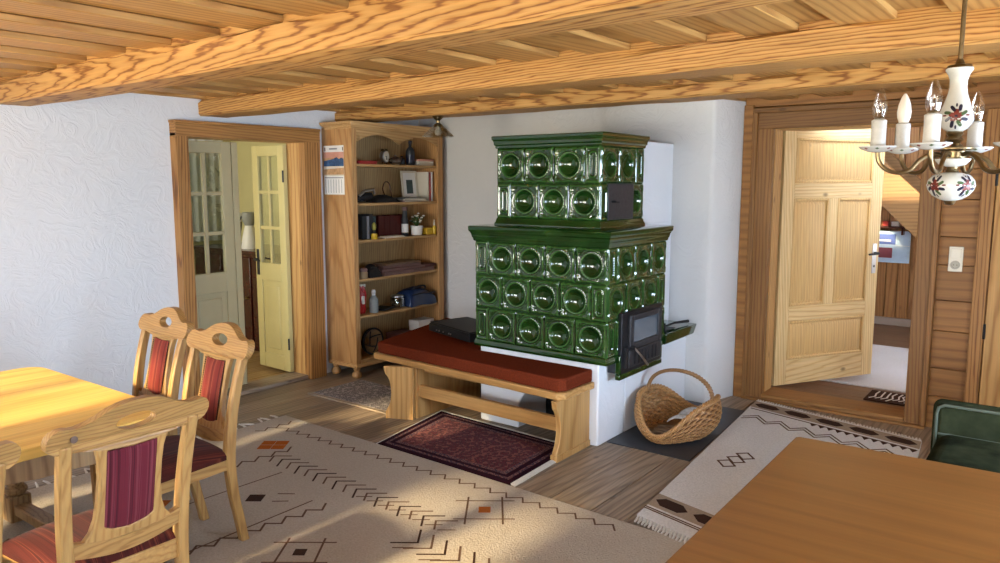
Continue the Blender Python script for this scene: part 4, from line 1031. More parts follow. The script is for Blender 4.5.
# runner
q = quadmap((-1.675, 3.345), (-0.515, 3.06), (-0.715, 5.47), (-1.885, 5.74))
m = MB(); m.prism([q(0, 0), q(1, 0), q(1, 1), q(0, 1)], 0.0246, lambda u, v, d: (u, v, d + .0006), (), 0)
TZ = 0.0252
def hexa_(s, t, ws, wt, mi): m.prism([q(s - ws, t), q(s - ws * .55, t - wt), q(s + ws * .55, t - wt), q(s + ws, t), q(s + ws * .55, t + wt), q(s - ws * .55, t + wt)], .0015, lambda u, v, d: (u, v, TZ + .0006 + d), (), mi)
for t0 in (0.095, 0.955):
    qpoly(m, q, 0.0, 1.0, t0 - .034, t0 + .034, TZ, 3, .0006)
    for i in range(5): hexa_(0.10 + i * 0.2, t0, 0.085, 0.020, 1)
for t in (0.05, .042): m.ribbon([q(0, t), q(1, t)], .008, TZ, 2)
for t in (0.905, 0.15): m.ribbon([q(0.02, t), q(0.98, t)], .012, TZ, 2) if t > .5 else None
for i in range(12):
    s = 0.40 + i * 0.05; m.prism([q(s, .905), q(s + .045, .905), q(s + .022, .880)][::-1], .0015, lambda u, v, d: (u, v, TZ + d), (), 1)
for o in (0, .02):
    m.ribbon([q(0.02 + i * .075, .79 + o + (.04 if i % 2 else 0)) for i in range(13)], .010, TZ, 2)
    m.ribbon([q(0.02 + i * .075, .24 + o + (.04 if i % 2 else 0)) for i in range(13)], .010, TZ, 2) if False else None
def dia(s, t, ws, wt): m.ribbon([q(s - ws, t), q(s, t + wt), q(s + ws, t), q(s, t - wt), q(s - ws, t)], .011, TZ, 2)
for s0 in (0.16, 0.55):
    for k in range(3): dia(s0 + .028 * k, 0.42 + k * .042, .05, .026)
rn = m.build('runner_rug', ['rug2', 'wool_dark', 'wool_brown', 'rugband'], org=(-1.2, 4.4, 0)); tag(rn, 'cream wool runner with dark hexagon bands between the stove and the pine door', 'rug')
m = MB()
for e, dr in ((0, -1), (1, 1)):
    for i in range(56):
        p = Vector(q((i + .5) / 56, e)); v = Vector((-0.04, 0.2)).normalized() * dr * 0.06
        m.tube([(p.x, p.y, .020), (p.x + v.x * .6, p.y + v.y * .6, .018), (p.x + v.x + rnd.uniform(-.006, .006), p.y + v.y, .0155)], [.008, .0075, .005], 5)
tag(m.build('fringe', 'fringe', rn), kind='stuff')

# ------------------------------------------------------------------ dining table and chairs
def rrect(x0, x1, y0, y1, r, n=6):
    p = []
    for cx, cy, a in ((x1 - r, y1 - r, 0), (x0 + r, y1 - r, PI / 2), (x0 + r, y0 + r, PI), (x1 - r, y0 + r, 1.5 * PI)):
        p += [(cx + r * math.cos(a + PI / 2 * k / n), cy + r * math.sin(a + PI / 2 * k / n)) for k in range(n + 1)]
    return p
dt = thing('dining_table', 'large honey pine dining table in the sunlight at the left', 'table', (-3.59, 0.58, 0), math.radians(1.0))
m = MB(); m.prism(rrect(-0.665, 0.665, -1.05, 1.055, 0.10), 0.042, lambda u, v, d: (u, v, 0.708 + d)); m.build('tabletop', 'tabletop', dt, local=True, bevel=0.010, seg=3)
m = MB()
def wavy(L, z1, z0):
    p = [(-L / 2, z1), (-L / 2, z0)]
    for i in range(25):
        t = i / 24; p.append((-L / 2 + 0.03 + (L - 0.06) * t, z0 + 0.035 * (0.5 - 0.5 * math.cos(2 * PI * t)) + 0.012 * abs(math.sin(6 * PI * t)) * 0.4))
    return p + [(L / 2, z0), (L / 2, z1)]
for s in (-1, 1):
    m.prism(wavy(1.0, .708, .58), .025, lambda u, v, d: (u, s * 0.86 + d * s, v)); m.prism(wavy(1.7, .708, .58), .025, lambda u, v, d: (s * 0.53 + d * s, u, v))
m.build('apron', 'tableleg', dt, local=True, bevel=0.004)
for sx in (-1, 1):
    for sy in (-1, 1):
        m = MB(); m.box((sx * .53 - .05, sy * .86 - .05, .53), (sx * .53 + .05, sy * .86 + .05, .708))
        m.lathe([(.045, .53), (.058, .515), (.058, .505), (.036, .49), (.034, .47), (.066, .40), (.070, .34), (.045, .25), (.035, .20), (.052, .185), (.052, .17), (.038, .15)], (sx * .53, sy * .86, 0), 24)
        m.box((sx * .53 - .05, sy * .86 - .05, .02), (sx * .53 + .05, sy * .86 + .05, .15)); m.build('leg', 'tableleg', dt, local=True, bevel=0.006)
m = MB()
for sy in (-1, 1): m.box((-.48, sy * .86 - .035, .06), (.48, sy * .86 + .035, .11))
m.box((-.035, -.83, .065), (.035, .83, .105)); m.build('stretcher', 'tableleg', dt, local=True, bevel=0.006)

def mirror(h): return h + [(-x, z) for x, z in reversed(h) if x > 1e-6]
CR_TOP = [(0, 1.013), (.03, 1.012), (.06, 1.006), (.09, .995), (.115, .981), (.140, .968), (.160, .962), (.178, .957), (.195, .957), (.212, .961), (.230, .960), (.246, .951), (.257, .935), (.260, .917), (.256, .900), (.246, .887), (.230, .878), (.21, .875)]
CR_BOT = [(.19, .876), (.16, .873), (.13, .866), (.10, .861), (.05, .857), (0, .856)]
crest = CR_TOP + CR_BOT
crest = [(x, z) for x, z in crest] + [(-x, z) for x, z in reversed(crest) if x > 1e-6]
def yback(z):   # rake of the back: local y of the back plane at height z
    return 0.178 + 0.10 * max(0, (z - 0.42) / 0.5) ** 1.25 + max(0, z - 0.9) * 0.15
def make_chair(name, label):
    t = thing(name, label, 'chair', (0, 0, 0))
    m = MB(); m.prism(crest[::-1], 0.036, lambda u, v, d: (u, yback(v) - 0.016 + d - 0.10 * u * u * 2 + 0.0, v), [ell(0, .940, .064, .027, 28)])
    m.build('crest_rail', 'chair_x', t, local=True, bevel=0.009, seg=3)
    for s in (-1, 1):
        prof = [(.245, 0.0, .020), (.222, .12, .021), (.196, .25, .022), (.182, .38, .024), (.182, .46, .025), (.196, .60, .023), (.226, .75, .021), (.268, .90, .020)]
        c = catmull([(p[0], p[1], p[2]) for p in prof], 5); m = MB(); vs = []; fs = []
        for i, (y, z, h) in enumerate(c):
            x = s * (.175 + .028 * min(1, z / .88)); w = 0.019
            vs += [(x - w, y - h, z), (x + w, y - h, z), (x + w, y + h, z), (x - w, y + h, z)]
        for i in range(len(c) - 1):
            for k in range(4): fs.append((i * 4 + k, i * 4 + (k + 1) % 4, i * 4 + 4 + (k + 1) % 4, i * 4 + 4 + k))
        fs.append((3, 2, 1, 0)); n = len(c) * 4; fs.append((n - 4, n - 3, n - 2, n - 1))
        m.add(vs, fs); m.build('rear_leg', 'chair', t, local=True, bevel=0.006)
        m = MB(); x = s * .205
        m.hexa([(x - .016, -.226, 0), (x + .016, -.226, 0), (x + .016, -.194, 0), (x - .016, -.194, 0)], [(x - .026, -.228, .43), (x + .026, -.228, .43), (x + .026, -.176, .43), (x - .026, -.176, .43)])
        m.build('front_leg', 'chair', t, local=True, bevel=0.006)
    # lower rail of the back, sagging in the middle
    m = MB(); n = 16; top = [(-.19 + .38 * i / n, .565 - .035 * math.sin(PI * i / n)) for i in range(n + 1)]; bot = [(x, z - .055 + .0 * x) for x, z in reversed(top)]
    m.prism((top + bot)[::-1], .028, lambda u, v, d: (u, yback(v) - .014 + d, v)); m.build('lower_rail', 'chair_x', t, local=True, bevel=0.005)
    # lyre frame round the upholstered panel
    R = [(.118, .872), (.106, .82), (.102, .76), (.103, .69), (.110, .62), (.125, .575), (.150, .545), (.150, .530)]
    out = R + [(-x, z) for x, z in reversed(R)]
    hole = [(.080, .852), (.080, .585), (.055, .570), (0, .563), (-.055, .570), (-.080, .585), (-.080, .852), (0, .846)]
    m = MB(); m.prism(out[::-1], .026, lambda u, v, d: (u, yback(v) - .013 + d, v), [hole]); m.build('back_frame', 'chair', t, local=True, bevel=0.005)
    m = MB()
    def padf(sg):
        def fn(u, v):
            x = -.084 + .168 * u; zt = .850 - .004 * math.cos(PI * (u - .5)); zb = .582 - .022 * math.sin(PI * u); z = zb + (zt - zb) * v
            b = min(1, (16 * u * (1 - u) * v * (1 - v)) * 1.6) ** 0.5
            return Vector((x, yback(z) + sg * (.010 + .010 * b), z))
        return fn
    m.grid(padf(-1), 22, 30, 0); m.build('back_pad', 'backstripe', t, local=True)
    m = MB(); m.grid(padf(1), 22, 30, 0, flip=True); m.build('rear_pad', 'rearstripe', t, local=True)
    m = MB()
    for s in (-1, 1):
        for i in range(26):
            z = .585 + .262 * i / 25; m.lathe([(0.0048, 0), (0.004, .003), (0, .0045)], (0, 0, 0), 6)
            k = len(m.v) - 18
            for j in range(k, len(m.v)):
                p = m.v[j]; m.v[j] = Vector((s * .082 + p.x, yback(z) - .0145 - p.z, z + p.y))
    for sgn in (-1, 1):
        q = MB(); q.v = m.v; q.f = [f for f in m.f if m.v[f[0]].x * sgn > 0]; q.mi = [0] * len(q.f)
        ids = sorted({i for f in q.f for i in f}); mp_ = {i: j for j, i in enumerate(ids)}; q.v = [m.v[i] for i in ids]; q.f = [tuple(mp_[i] for i in f) for f in q.f]
        q.build('nail_row', 'nail', t, local=True)
    # seat frame and upholstered seat
    pl4 = [(-.237, -.235), (.237, -.235), (.198, .188), (-.198, .188)]
    m = MB(); m.prism(pl4, .07, lambda u, v, d: (u, v, .372 + d), [[(-.205, -.205), (.205, -.205), (.172, .16), (-.172, .16)]]); m.build('seat_frame', 'chair_y', t, local=True, bevel=0.005)
    def seatf(u, v):
        yy = -.243 + .425 * v; hw = .243 - .040 * v; e = (16 * u * (1 - u) * v * (1 - v)); b = min(1, e * 1.5) ** 0.45
        return Vector((-hw + 2 * hw * u, yy, .444 + .052 * b))
    m = MB(); m.grid(seatf, 30, 30); lo = [seatf(0, 0), seatf(1, 0), seatf(1, 1), seatf(0, 1)]
    m.hexa([(p.x, p.y, .425) for p in lo], [(p.x, p.y, .4445) for p in lo]); m.build('seat', 'seatstripe', t, local=True)
    return t
ch = make_chair('dining_chair', 'carved pine chair with red striped back, behind the table next to the cream doors')
def place(o, x, y, rz, label):
    o.location = (x, y, 0.0150); o.rotation_euler = (0, 0, rz); o['label'] = label; o['group'] = 'dining chairs round the pine table'
c2 = copy_tree(ch); c3 = copy_tree(ch); c4_ = copy_tree(ch)
place(ch, -3.222, 1.748, math.radians(-1.6), 'carved pine chair facing the viewer, right one of the pair behind the dining table')
place(c2, -3.862, 1.832, math.radians(-2.7), 'carved pine chair facing the viewer, left one of the pair behind the dining table')
place(c3, -2.628, 1.160, math.radians(-90.7), 'carved pine chair seen from behind in the left foreground, whole back in view')
place(c4_, -2.64, 0.578, math.radians(-90.5), 'carved pine chair cut off by the left edge of the photo')
m = MB(); m.lathe([(0.011, 0), (0.011, 0.003), (0, 0.0035)], (0, 0, 0), 16)
kp = m.build('wood_knot', 'knot', c3, local=True); kp.rotation_euler = (-PI / 2, 0, 0); kp.location = (.185, yback(.922) + .0135, .922)

# ------------------------------------------------------------------ front table, armchair
ft = thing('front_table', 'plain brown veneered table top in the right foreground', 'table', (-0.789, 2.876, 0), math.radians(2.5))
m = MB(); m.prism([(0.0, -0.012), (-0.04, -1.62), (1.5, -1.62), (1.5, 0.0), (0.012, 0.0)][::1], 0.032, lambda u, v, d: (u, v, 0.718 + d)); m.build('tabletop', 'front', ft, local=True, bevel=0.004, seg=3)
m = MB(); m.box((.08, -1.54, .63), (1.42, -1.515, .718)); m.box((.08, -.105, .63), (1.42, -.08, .718)); m.box((.08, -1.515, .63), (.105, -.105, .718)); m.box((1.395, -1.515, .63), (1.42, -.105, .718)); m.build('apron', 'front', ft, local=True, bevel=0.003)
for sx in (.095, 1.405):
    for sy in (-1.525, -.095):
        m = MB(); m.hexa([(sx - .022, sy - .022, 0), (sx + .022, sy - .022, 0), (sx + .022, sy + .022, 0), (sx - .022, sy + .022, 0)], [(sx - .035, sy - .035, .72), (sx + .035, sy - .035, .72), (sx + .035, sy + .035, .72), (sx - .035, sy + .035, .72)]); m.build('leg', 'front', ft, local=True, bevel=0.004)
ac = thing('armchair', 'dark green velvet armchair behind the brown table at the right edge', 'armchair', (-0.12, 3.45, 0.0))
def puff(name, a, b, mat, bev, parent=ac):
    m = MB(); m.box(a, b); return m.build(name, mat, parent, bevel=bev, seg=5)
bk_ = puff('backrest', (-0.455, 3.72, 0.26), (0.24, 3.80, 0.752), 'velvet', 0.035)
puff('back_lining', (-0.435, 3.70, 0.30), (0.235, 3.745, 0.745), 'velvet', 0.022)
puff('seat_cushion', (-0.425, 3.10, 0.33), (0.225, 3.70, 0.632), 'velvet', 0.06)
puff('seat_base', (-0.45, 3.12, 0.12), (0.235, 3.78, 0.36), 'velvet', 0.02)
m = MB(); m.tube([(-0.434, 3.698, .50), (-0.434, 3.698, .70), (-0.428, 3.698, .728), (-0.405, 3.698, .742), (0.20, 3.698, .742), (0.228, 3.698, .72), (0.232, 3.698, .50)], .0065, 8); m.tube([(-0.42, 3.655, .626), (0.21, 3.655, .626)], .0055, 8)
pieces(m, 'piping', 'piping', ac)
for sx in (-0.40, 0.18):
    for sy in (3.17, 3.72):
        m = MB(); m.lathe([(.018, 0), (.028, .13), (0, .13)], (sx, sy, 0), 14); m.build('leg', 'mahogany', ac)

# ------------------------------------------------------------------ chandelier
CX_, CY_ = -0.302, 2.50
cd = thing('chandelier', 'white porcelain and brass chandelier with painted flowers and candle bulbs', 'chandelier', (CX_, CY_, 1.64))
C0 = (CX_, CY_, 0)
m = MB(); m.lathe([(.006, 2.02), (.006, 2.285), (.045, 2.285), (.05, 2.30), (0, 2.30)], C0, 16); m.lathe([(.012, 2.005), (.032, 2.011), (.030, 2.018), (.012, 2.022), (.008, 2.034), (.005, 2.036)], C0, 20); m.build('rod', 'brass', cd)
URN = [(.020, 1.838), (.030, 1.845), (.040, 1.857), (.0445, 1.870), (.0425, 1.888), (.034, 1.912), (.0255, 1.938), (.0215, 1.960), (.022, 1.978), (.027, 1.994), (.034, 2.004), (.034, 2.010), (.012, 2.011)]
m = MB(); m.lathe(URN, C0, 32); urn = m.build('upper_urn', 'porcelain', cd, angle=60)
BALL = [(.012, 1.644), (.028, 1.649), (.046, 1.660), (.057, 1.675), (.061, 1.688), (.058, 1.703), (.047, 1.716), (.030, 1.723), (.014, 1.725)]
m = MB(); m.lathe(BALL, C0, 32); ball = m.build('lower_ball', 'porcelain', cd, angle=60)
m = MB(); m.lathe([(.0, 1.632), (.010, 1.634), (.014, 1.640), (.016, 1.646), (.008, 1.648)], C0, 16)
m.build('finial', 'brass', cd)
m = MB(); m.lathe([(.013, 1.722), (.018, 1.728), (.013, 1.735), (.015, 1.742)], C0, 20); m.build('brass_collar', 'brass', cd)
m = MB()
m.lathe([(.030, 1.752), (.033, 1.757), (.033, 1.783), (.03, 1.786), (.052, 1.788), (.052, 1.792), (.024, 1.797), (.014, 1.806), (.024, 1.815), (.016, 1.824), (.022, 1.832), (.018, 1.840)], C0, 28); m.build('brass_stem', 'brass', cd)
m = MB(); m.lathe([(.014, 1.740), (.034, 1.746), (.044, 1.758), (.045, 1.762), (.0, 1.760)], C0, 28); m.build('lower_dish', 'porcelain', cd)
def prof_r(pr, z):
    for (r0, a), (r1, b) in zip(pr[:-1], pr[1:]):
        if a <= z <= b: return r0 + (r1 - r0) * (z - a) / (b - a + 1e-9)
    return pr[0][0]
def motif(pr, zc, phi, s):
    m = MB(); rr = random.Random(int(phi * 100) + 3)
    def patch(dx, dz, w, h, rot, mi):
        n = 10; vs = []
        for k in range(n):
            a = 2 * PI * k / n; px, pz = w * math.cos(a), h * math.sin(a) * (0.6 + 0.4 * abs(math.cos(a)))
            x = dx + px * math.cos(rot) - pz * math.sin(rot); z = zc + dz + px * math.sin(rot) + pz * math.cos(rot)
            r = prof_r(pr, z) + .0010 + .0002 * mi; ph = phi + x / max(r, .01); vs.append((CX_ + r * math.cos(ph), CY_ + r * math.sin(ph), z))
        m.add(vs, [tuple(range(n))], mi)
    for k in range(5):
        a = k * 2 * PI / 5 + PI / 2; patch(.0085 * s * math.cos(a), .0085 * s * math.sin(a), .0085 * s, .0078 * s, a, 0)
    for k in range(8):
        a = k * PI / 4 + .39; l = .021 if k % 2 else .019; patch(l * s * math.cos(a), l * s * math.sin(a), .0085 * s, .0058 * s, a + .25, 1 if k % 3 else 2)
    for sg in (-1, 1): patch(0, sg * .026 * s, .0045 * s, .0030 * s, PI / 2, 1); patch(sg * .026 * s, .002, .005 * s, .003 * s, 0, 0)
    patch(0, 0, .0035 * s, .0035 * s, 0, 1)
    return m
tocam = math.atan2(-CY_, -CX_)
for d in (0, 2.1, 4.2):
    motif(URN, 1.878, tocam + d, 1.15).build('flower_motif', ['flower_red', 'flower_blue', 'flower_green'], urn)
for d in (-0.72, 0.72, 2.2, -2.2):
    motif(BALL, 1.687, tocam + d, 1.05).build('flower_motif', ['flower_red', 'flower_blue', 'flower_green'], ball)
yaw_ = math.radians(6.3)
for k in range(6):
    a = math.radians(-105 + 60 * k) + yaw_
    dx, dy = math.cos(a), math.sin(a); P = lambda r, z: (CX_ + dx * r, CY_ + dy * r, z)
    m = MB(); m.tube(catmull([P(.028, 1.772), P(.055, 1.776), P(.085, 1.758), P(.106, 1.733), P(.138, 1.724), P(.170, 1.734), P(.190, 1.757), P(.195, 1.785)], 6), .0062, 10)
    arm = m.build('arm', 'brass', cd)
    m = MB(); m.lathe([(.010, 1.782), (.024, 1.784), (.042, 1.791), (.050, 1.797), (.050, 1.7995), (.040, 1.795), (.012, 1.790)], P(.195, 0), 26); dp = m.build('drip_dish', 'porcelain', arm)
    m = MB()
    for j in range(9):
        b = 2 * PI * j / 9; q0 = Vector(P(.195, 0)); r_ = .0475
        m.add([q0 + Vector((r * math.cos(b + e), r * math.sin(b + e), 1.7945 + (r - .042) * .72)) for r, e in ((.041, 0), (.045, .13), (.049, 0), (.045, -.13))], [(0, 1, 2, 3)], j % 2)
    for v in m.v: v.z -= .0044
    m.build('painted_leaf', ['flower_red', 'flower_green'], dp)
    m = MB(); m.lathe([(.0195, 1.793), (.0205, 1.80), (.0200, 1.84), (.0207, 1.872), (.014, 1.876), (.012, 1.870)], P(.195, 0), 20); cs = m.build('candle_sleeve', 'candle', arm, angle=50)
    m = MB(); m.lathe([(.010, 1.872), (.014, 1.878), (.0185, 1.892), (.0200, 1.908), (.017, 1.930), (.0105, 1.950), (.004, 1.962), (0, 1.964)], P(.195, 0), 20)
    m.build('bulb', 'bulbfrost' if k == 4 else 'bulb', arm)
    m = MB(); m.lathe([(.008, 1.866), (.013, 1.880), (.010, 1.884), (0, 1.885)], P(.195, 0), 14)
    m.build('socket', 'brass', arm)
    if k != 4:
        m = MB(); q0 = P(.195, 0)
        m.tube([(q0[0] - .006, q0[1], 1.884), (q0[0] - .005, q0[1], 1.915), (q0[0], q0[1], 1.925), (q0[0] + .005, q0[1], 1.915), (q0[0] + .006, q0[1], 1.884)], .0014, 6); m.build('filament', 'steel', arm)

# small glass lamp under the last beam
gl_ = thing('ceiling_lamp', 'small clear glass lamp with brass holder under the beam above the bookcase', 'lamp', (-4.15, 4.63, 2.226))
LC = (-4.15, 4.63, 0)
m = MB(); m.lathe([(0.0, 2.226), (.055, 2.226), (.05, 2.215), (.03, 2.19), (.016, 2.18), (.014, 2.16), (.03, 2.15), (.034, 2.13), (.0, 2.13)], LC, 20); m.build('holder', 'brass', gl_)
m = MB(); m.lathe([(.03, 2.15), (.05, 2.13), (.095, 2.09), (.13, 2.055), (.128, 2.053), (.09, 2.083), (.045, 2.122), (.026, 2.142)], LC, 28, cap=False); m.build('glass_shade', 'frost', gl_)
m = MB(); m.lathe([(.0, 2.06), (.02, 2.065), (.03, 2.085), (.024, 2.115), (.014, 2.13), (0, 2.13)], LC, 16); m.build('bulb', 'bulbfrost', gl_)

# ------------------------------------------------------------------ bookcase and what stands in it
BX0, BX1, BY0, BY1 = -5.25, -4.89, 4.362, 5.50
bc = thing('bookcase', 'tall pine bookcase with arched top in the corner beside the kitchen door', 'bookcase', (-5.04, 4.94, 0))
m = MB(); m.box((BX0, BY0, .11), (BX1, BY0 + .024, 2.15)); m.box((BX0, BY1 - .024, .11), (BX1, BY1, 2.15)); pieces(m, 'side_panel', 'shelf', bc, bevel=.003)
m = MB(); m.box((BX0, BY0 + .024, .14), (BX0 + .012, BY1 - .024, 2.14)); m.build('back_panel', 'shelfback', bc)
m = MB(); m.box((BX1 - .001, BY0 - .004, .11), (BX1 + .018, BY0 + .052, 2.15)); m.box((BX1 - .001, BY1 - .075, .11), (BX1 + .018, BY1 + .0, 2.15)); pieces(m, 'stile', 'shelf', bc, bevel=.004)
m = MB(); a0, a1 = BY0 + .052, BY1 - .075; mid = (a0 + a1) / 2
pts = [(a0, 2.15), (a0, 2.022)]
for c0, c1 in ((a0, mid), (mid, a1)):
    pts += [(c0 + (c1 - c0) * t / 16, 2.022 + .070 * math.sin(PI * t / 16) ** .8) for t in range(17)]
pts += [(a1, 2.15)]
m.prism(pts, .018, lambda u, v, d: (BX1 + d, u, v)); m.build('arched_rail', 'shelf_y', bc, bevel=.003)
m = MB(); m.box((BX1 - .001, BY0 + .052, .115), (BX1 + .018, BY1 - .075, .160)); m.build('lower_rail', 'shelf_y', bc, bevel=.003)
m = MB(); sweep(m, BX0 + .04, BX1 + .016, BY0 - .002, BY1 - .035, [(0, 2.135), (.006, 2.145), (.006, 2.155), (.024, 2.172), (.028, 2.182), (.028, 2.195), (-.02, 2.197)]); m.build('cornice', 'shelf_y', bc)
m = MB(); sweep(m, BX0 + .04, BX1 + .016, BY0 - .002, BY1 - .035, [(0.01, .098), (.014, .105), (.012, .122), (.002, .13), (0, .131)]); m.build('base_moulding', 'shelf_y', bc)
for x in (BX0 + .06, BX1 - .03):
    for y in (BY0 + .04, BY1 - .06):
        m = MB(); m.lathe([(.03, 0), (.042, .018), (.04, .04), (.022, .062), (.03, .075), (.03, .1)], (x, y, 0), 20); m.build('bun_foot', 'shelf', bc)
SZ = [1.845, 1.512, 1.196, .860, .540, .160]
for z in SZ:
    m = MB(); m.box((BX0 + .012, BY0 + .024, z - .022), (BX1 - .002, BY1 - .024, z)); m.build('shelf_board', 'shelf_y', bc, bevel=.003)
s1, s2, s3, s4, s5, s6 = [z + .0006 for z in SZ]
def bxo(name, y0, y1, x0, x1, z0, h, mat, label, cat, bev=.003, group=None, lid=None):
    t = thing(name, label, cat, ((x0 + x1) / 2, (y0 + y1) / 2, z0), 0, group)
    m = MB(); m.box((x0, y0, z0), (x1, y1, z0 + h)); m.build('body', mat, t, bevel=bev)
    if lid: m = MB(); m.box((x0 - .002, y0 - .002, z0 + h * .72), (x1 + .003, y1 + .002, z0 + h + .002)); m.build('lid', lid, t, bevel=bev)
    return t
bxo('card_game_box', 4.49, 4.70, -5.12, -4.93, s1, .028, 'red', 'flat dark red box lying at the left end of the top bookcase shelf', 'box', lid='red')
ck = thing('alarm_clock', 'small round silver alarm clock on the top bookcase shelf', 'clock', (-5.0, 4.86, s1 + .006))
m = MB(); m.lathe([(.0, -.02), (.05, -.02), (.054, -.01), (.054, .015), (.048, .02), (0, .018)], (0, 0, 0), 28); o = m.build('case', 'steel', ck, local=True); o.rotation_euler = (0, PI / 2, 0.25); o.location = (0, 0, .066)
m = MB(); m.lathe([(.043, .0195), (.043, .0215), (0, .0215)], seg=28); m.build('dial', 'creampaper', o, local=True)
m = MB(); m.box((-.002, -.0025, .0215), (.028, .0025, .0235)); m.box((-.0025, -.02, .0215), (.0025, .003, .0235)); m.build('clock_hand', 'black', o, local=True)
m = MB(); m.tube([(-.0, -.03, 0), (0, -.022, .03)], .006, 8); m.tube([(0, .03, 0), (0, .022, .03)], .006, 8); m.lathe([(.018, .115), (.02, .123), (.008, .134), (0, .135)], (0, -.022, 0), 14); m.lathe([(.018, .115), (.02, .123), (.008, .134), (0, .135)], (0, .022, 0), 14); pieces(m, 'bell_part', 'brass', ck, local=True)
t = thing('teapot', 'small silver pot beside the alarm clock on the top bookcase shelf', 'pot', (-5.0, 4.995, s1))
m = MB(); m.lathe([(.03, 0), (.045, .012), (.052, .035), (.042, .06), (.028, .07), (.012, .076), (.01, .088), (0, .09)], seg=22); m.build('body', 'steel', t, local=True)
m = MB(); m.tube([(0.0, .045, .03), (0, .07, .05), (0, .082, .07)], [.012, .008, .006], 8); m.build('spout', 'steel', t, local=True)
m = MB(); m.tube([(0, -.045, .055), (0, -.078, .05), (0, -.075, .025), (0, -.045, .02)], .005, 8); m.build('handle', 'black', t, local=True)
def bottle(name, y, x, z, r, h, mat, label, capm='black', lab=None, neck=.35):
    t = thing(name, label, 'bottle', (x, y, z))
    m = MB(); m.lathe([(r * .9, 0), (r, .006), (r, h * .55), (r * .85, h * .64), (r * neck, h * .76), (r * neck, h * .93), (0, h * .93)], seg=20); m.build('body', mat, t, local=True, angle=60)
    m = MB(); m.lathe([(r * neck * 1.2, h * .88), (r * neck * 1.2, h), (0, h)], seg=16); m.build('cap', capm, t, local=True)
    if lab: m = MB(); m.lathe([(r + .001, h * .12), (r + .001, h * .42)], seg=20, cap=False); m.build('paper_label', lab, t, local=True)
    return t
bottle('wine_bottle', 5.19, -5.0, s1, .042, .225, 'darkbook', 'tall dark bottle on the top bookcase shelf', 'flower_blue', 'flower_blue', .33)
bottle('ink_bottle', 5.10, -5.02, s1, .03, .085, 'darkbook', 'short dark bottle beside the tall one on the top bookcase shelf', 'black')
bxo('gift_box', 5.245, 5.445, -5.1, -4.94, s1, .055, 'creampaper', 'pale box with pink lid at the right end of the top bookcase shelf', 'box', lid='pink')
# second shelf
t = thing('hand_mixer', 'silver and black electric hand mixer at the left end of the second shelf', 'mixer', (-4.99, 4.60, s2))
m = MB(); m.tube([(0, -.10, .03), (0.01, -.02, .055), (0.02, .06, .06)], [.028, .038, .03], 14); m.build('body', 'black', t, local=True)
m = MB(); m.tube([(0.02, -.08, .06), (.03, -.02, .105), (.03, .08, .115), (.02, .10, .075)], [.012, .012, .012, .01], 10); m.build('handle', 'steel', t, local=True)
m = MB()
for dy in (-.09, -.06):
    for k in range(3):
        a = k * PI / 3; m.tube([(.01, dy, .03), (.045 + .012 * math.cos(a), dy - .012 * math.sin(a), .016), (.09, dy - .01, .012)], .0022, 5)
tag(m.build('whisk', 'steel', t, local=True), kind='stuff')
t = thing('camera_bag', 'low dark bag with carrying loop on the second bookcase shelf', 'bag', (-5.0, 4.83, s2))
m = MB(); m.grid(lambda u, v: Vector(((-.08 + .16 * v), -.16 + .32 * u, .078 * (max(0, math.sin(PI * u)) ** .5) * (max(0, math.sin(PI * v)) ** .5) * (1 - .25 * u))), 26, 18); m.build('body', 'black', t, local=True)
m = MB(); m.tube(catmull([(0, .03, .05), (-.02, .02, .12), (-.03, .06, .18), (-.03, .11, .165), (-.02, .12, .09), (0, .11, .04)], 5), .0055, 8); m.build('carry_loop', 'mahogany', t, local=True)
for i, (y0, y1, z, h, mt, lb) in enumerate(((5.0, 5.34, 0, .014, 'mauve', 'brown magazine at the bottom of the pile on the second shelf'), (5.04, 5.30, .0145, .012, 'creampaper', 'pale magazine in the middle of the pile on the second shelf'), (4.98, 5.27, .027, .012, 'darkbook', 'black magazine on top of the pile on the second shelf'))):
    m = MB(); M_ = rmat((-5.0, (y0 + y1) / 2, 0), (.1, -.12, .2)[i]); m.box((-5.09, y0, s2 + z), (-4.92, y1, s2 + z + h), 0, M_); m.box((-5.086, y0 + .003, s2 + z + .003), (-4.917, y1 - .003, s2 + z + h - .003), 1, M_)
    tag(m.build('magazine', [mt, 'creampaper']), lb, 'magazine', 'magazines on the second shelf')
t = thing('picture_frame', 'small cream framed picture leaning at the right of the second shelf', 'picture', (-5.1, 5.285, s2))
Mx = Matrix.Rotation(-0.10, 4, 'Y')
m = MB()
for a, b in (((0, -.105, 0), (.014, -.085, .285)), ((0, .085, 0), (.014, .105, .285)), ((0, -.085, 0), (.014, .085, .02)), ((0, -.085, .265), (.014, .085, .285))): m.box(a, b, 0, Mx)
m.build('frame', 'creampaper', t, local=True, bevel=.003)
m = MB(); m.box((.001, -.085, .02), (.008, .085, .265), 0, Mx); m.build('mount', 'white', t, local=True)
m = MB(); m.box((.008, -.042, .07), (.0095, .042, .20), 0, Mx); m.build('print', 'teal', t, local=True)
def book(y, w, h, d, z, mat, label, group, x1=-4.945):
    t = thing('book', label, 'book', (x1 - d / 2, y + w / 2, z), 0, group)
    m = MB(); m.box((x1 - d, y, z), (x1, y + .002, z + h)); m.box((x1 - d, y + w - .002, z), (x1, y + w, z + h)); m.box((x1 - .003, y, z), (x1, y + w, z + h)); m.build('cover', mat, t, bevel=.001, seg=1)
    m = MB(); m.box((x1 - d + .003, y + .002, z + .003), (x1 - .003, y + w - .002, z + h - .004)); m.build('pages', 'creampaper', t)
book(5.395, .016, .275, .19, s2, 'creampaper', 'slim cream book standing beside the cream picture frame', 'books standing on the second shelf', -4.97)
book(5.412, .018, .272, .19, s2, 'red', 'slim red book between cream and white books on the second shelf', 'books standing on the second shelf', -4.965)
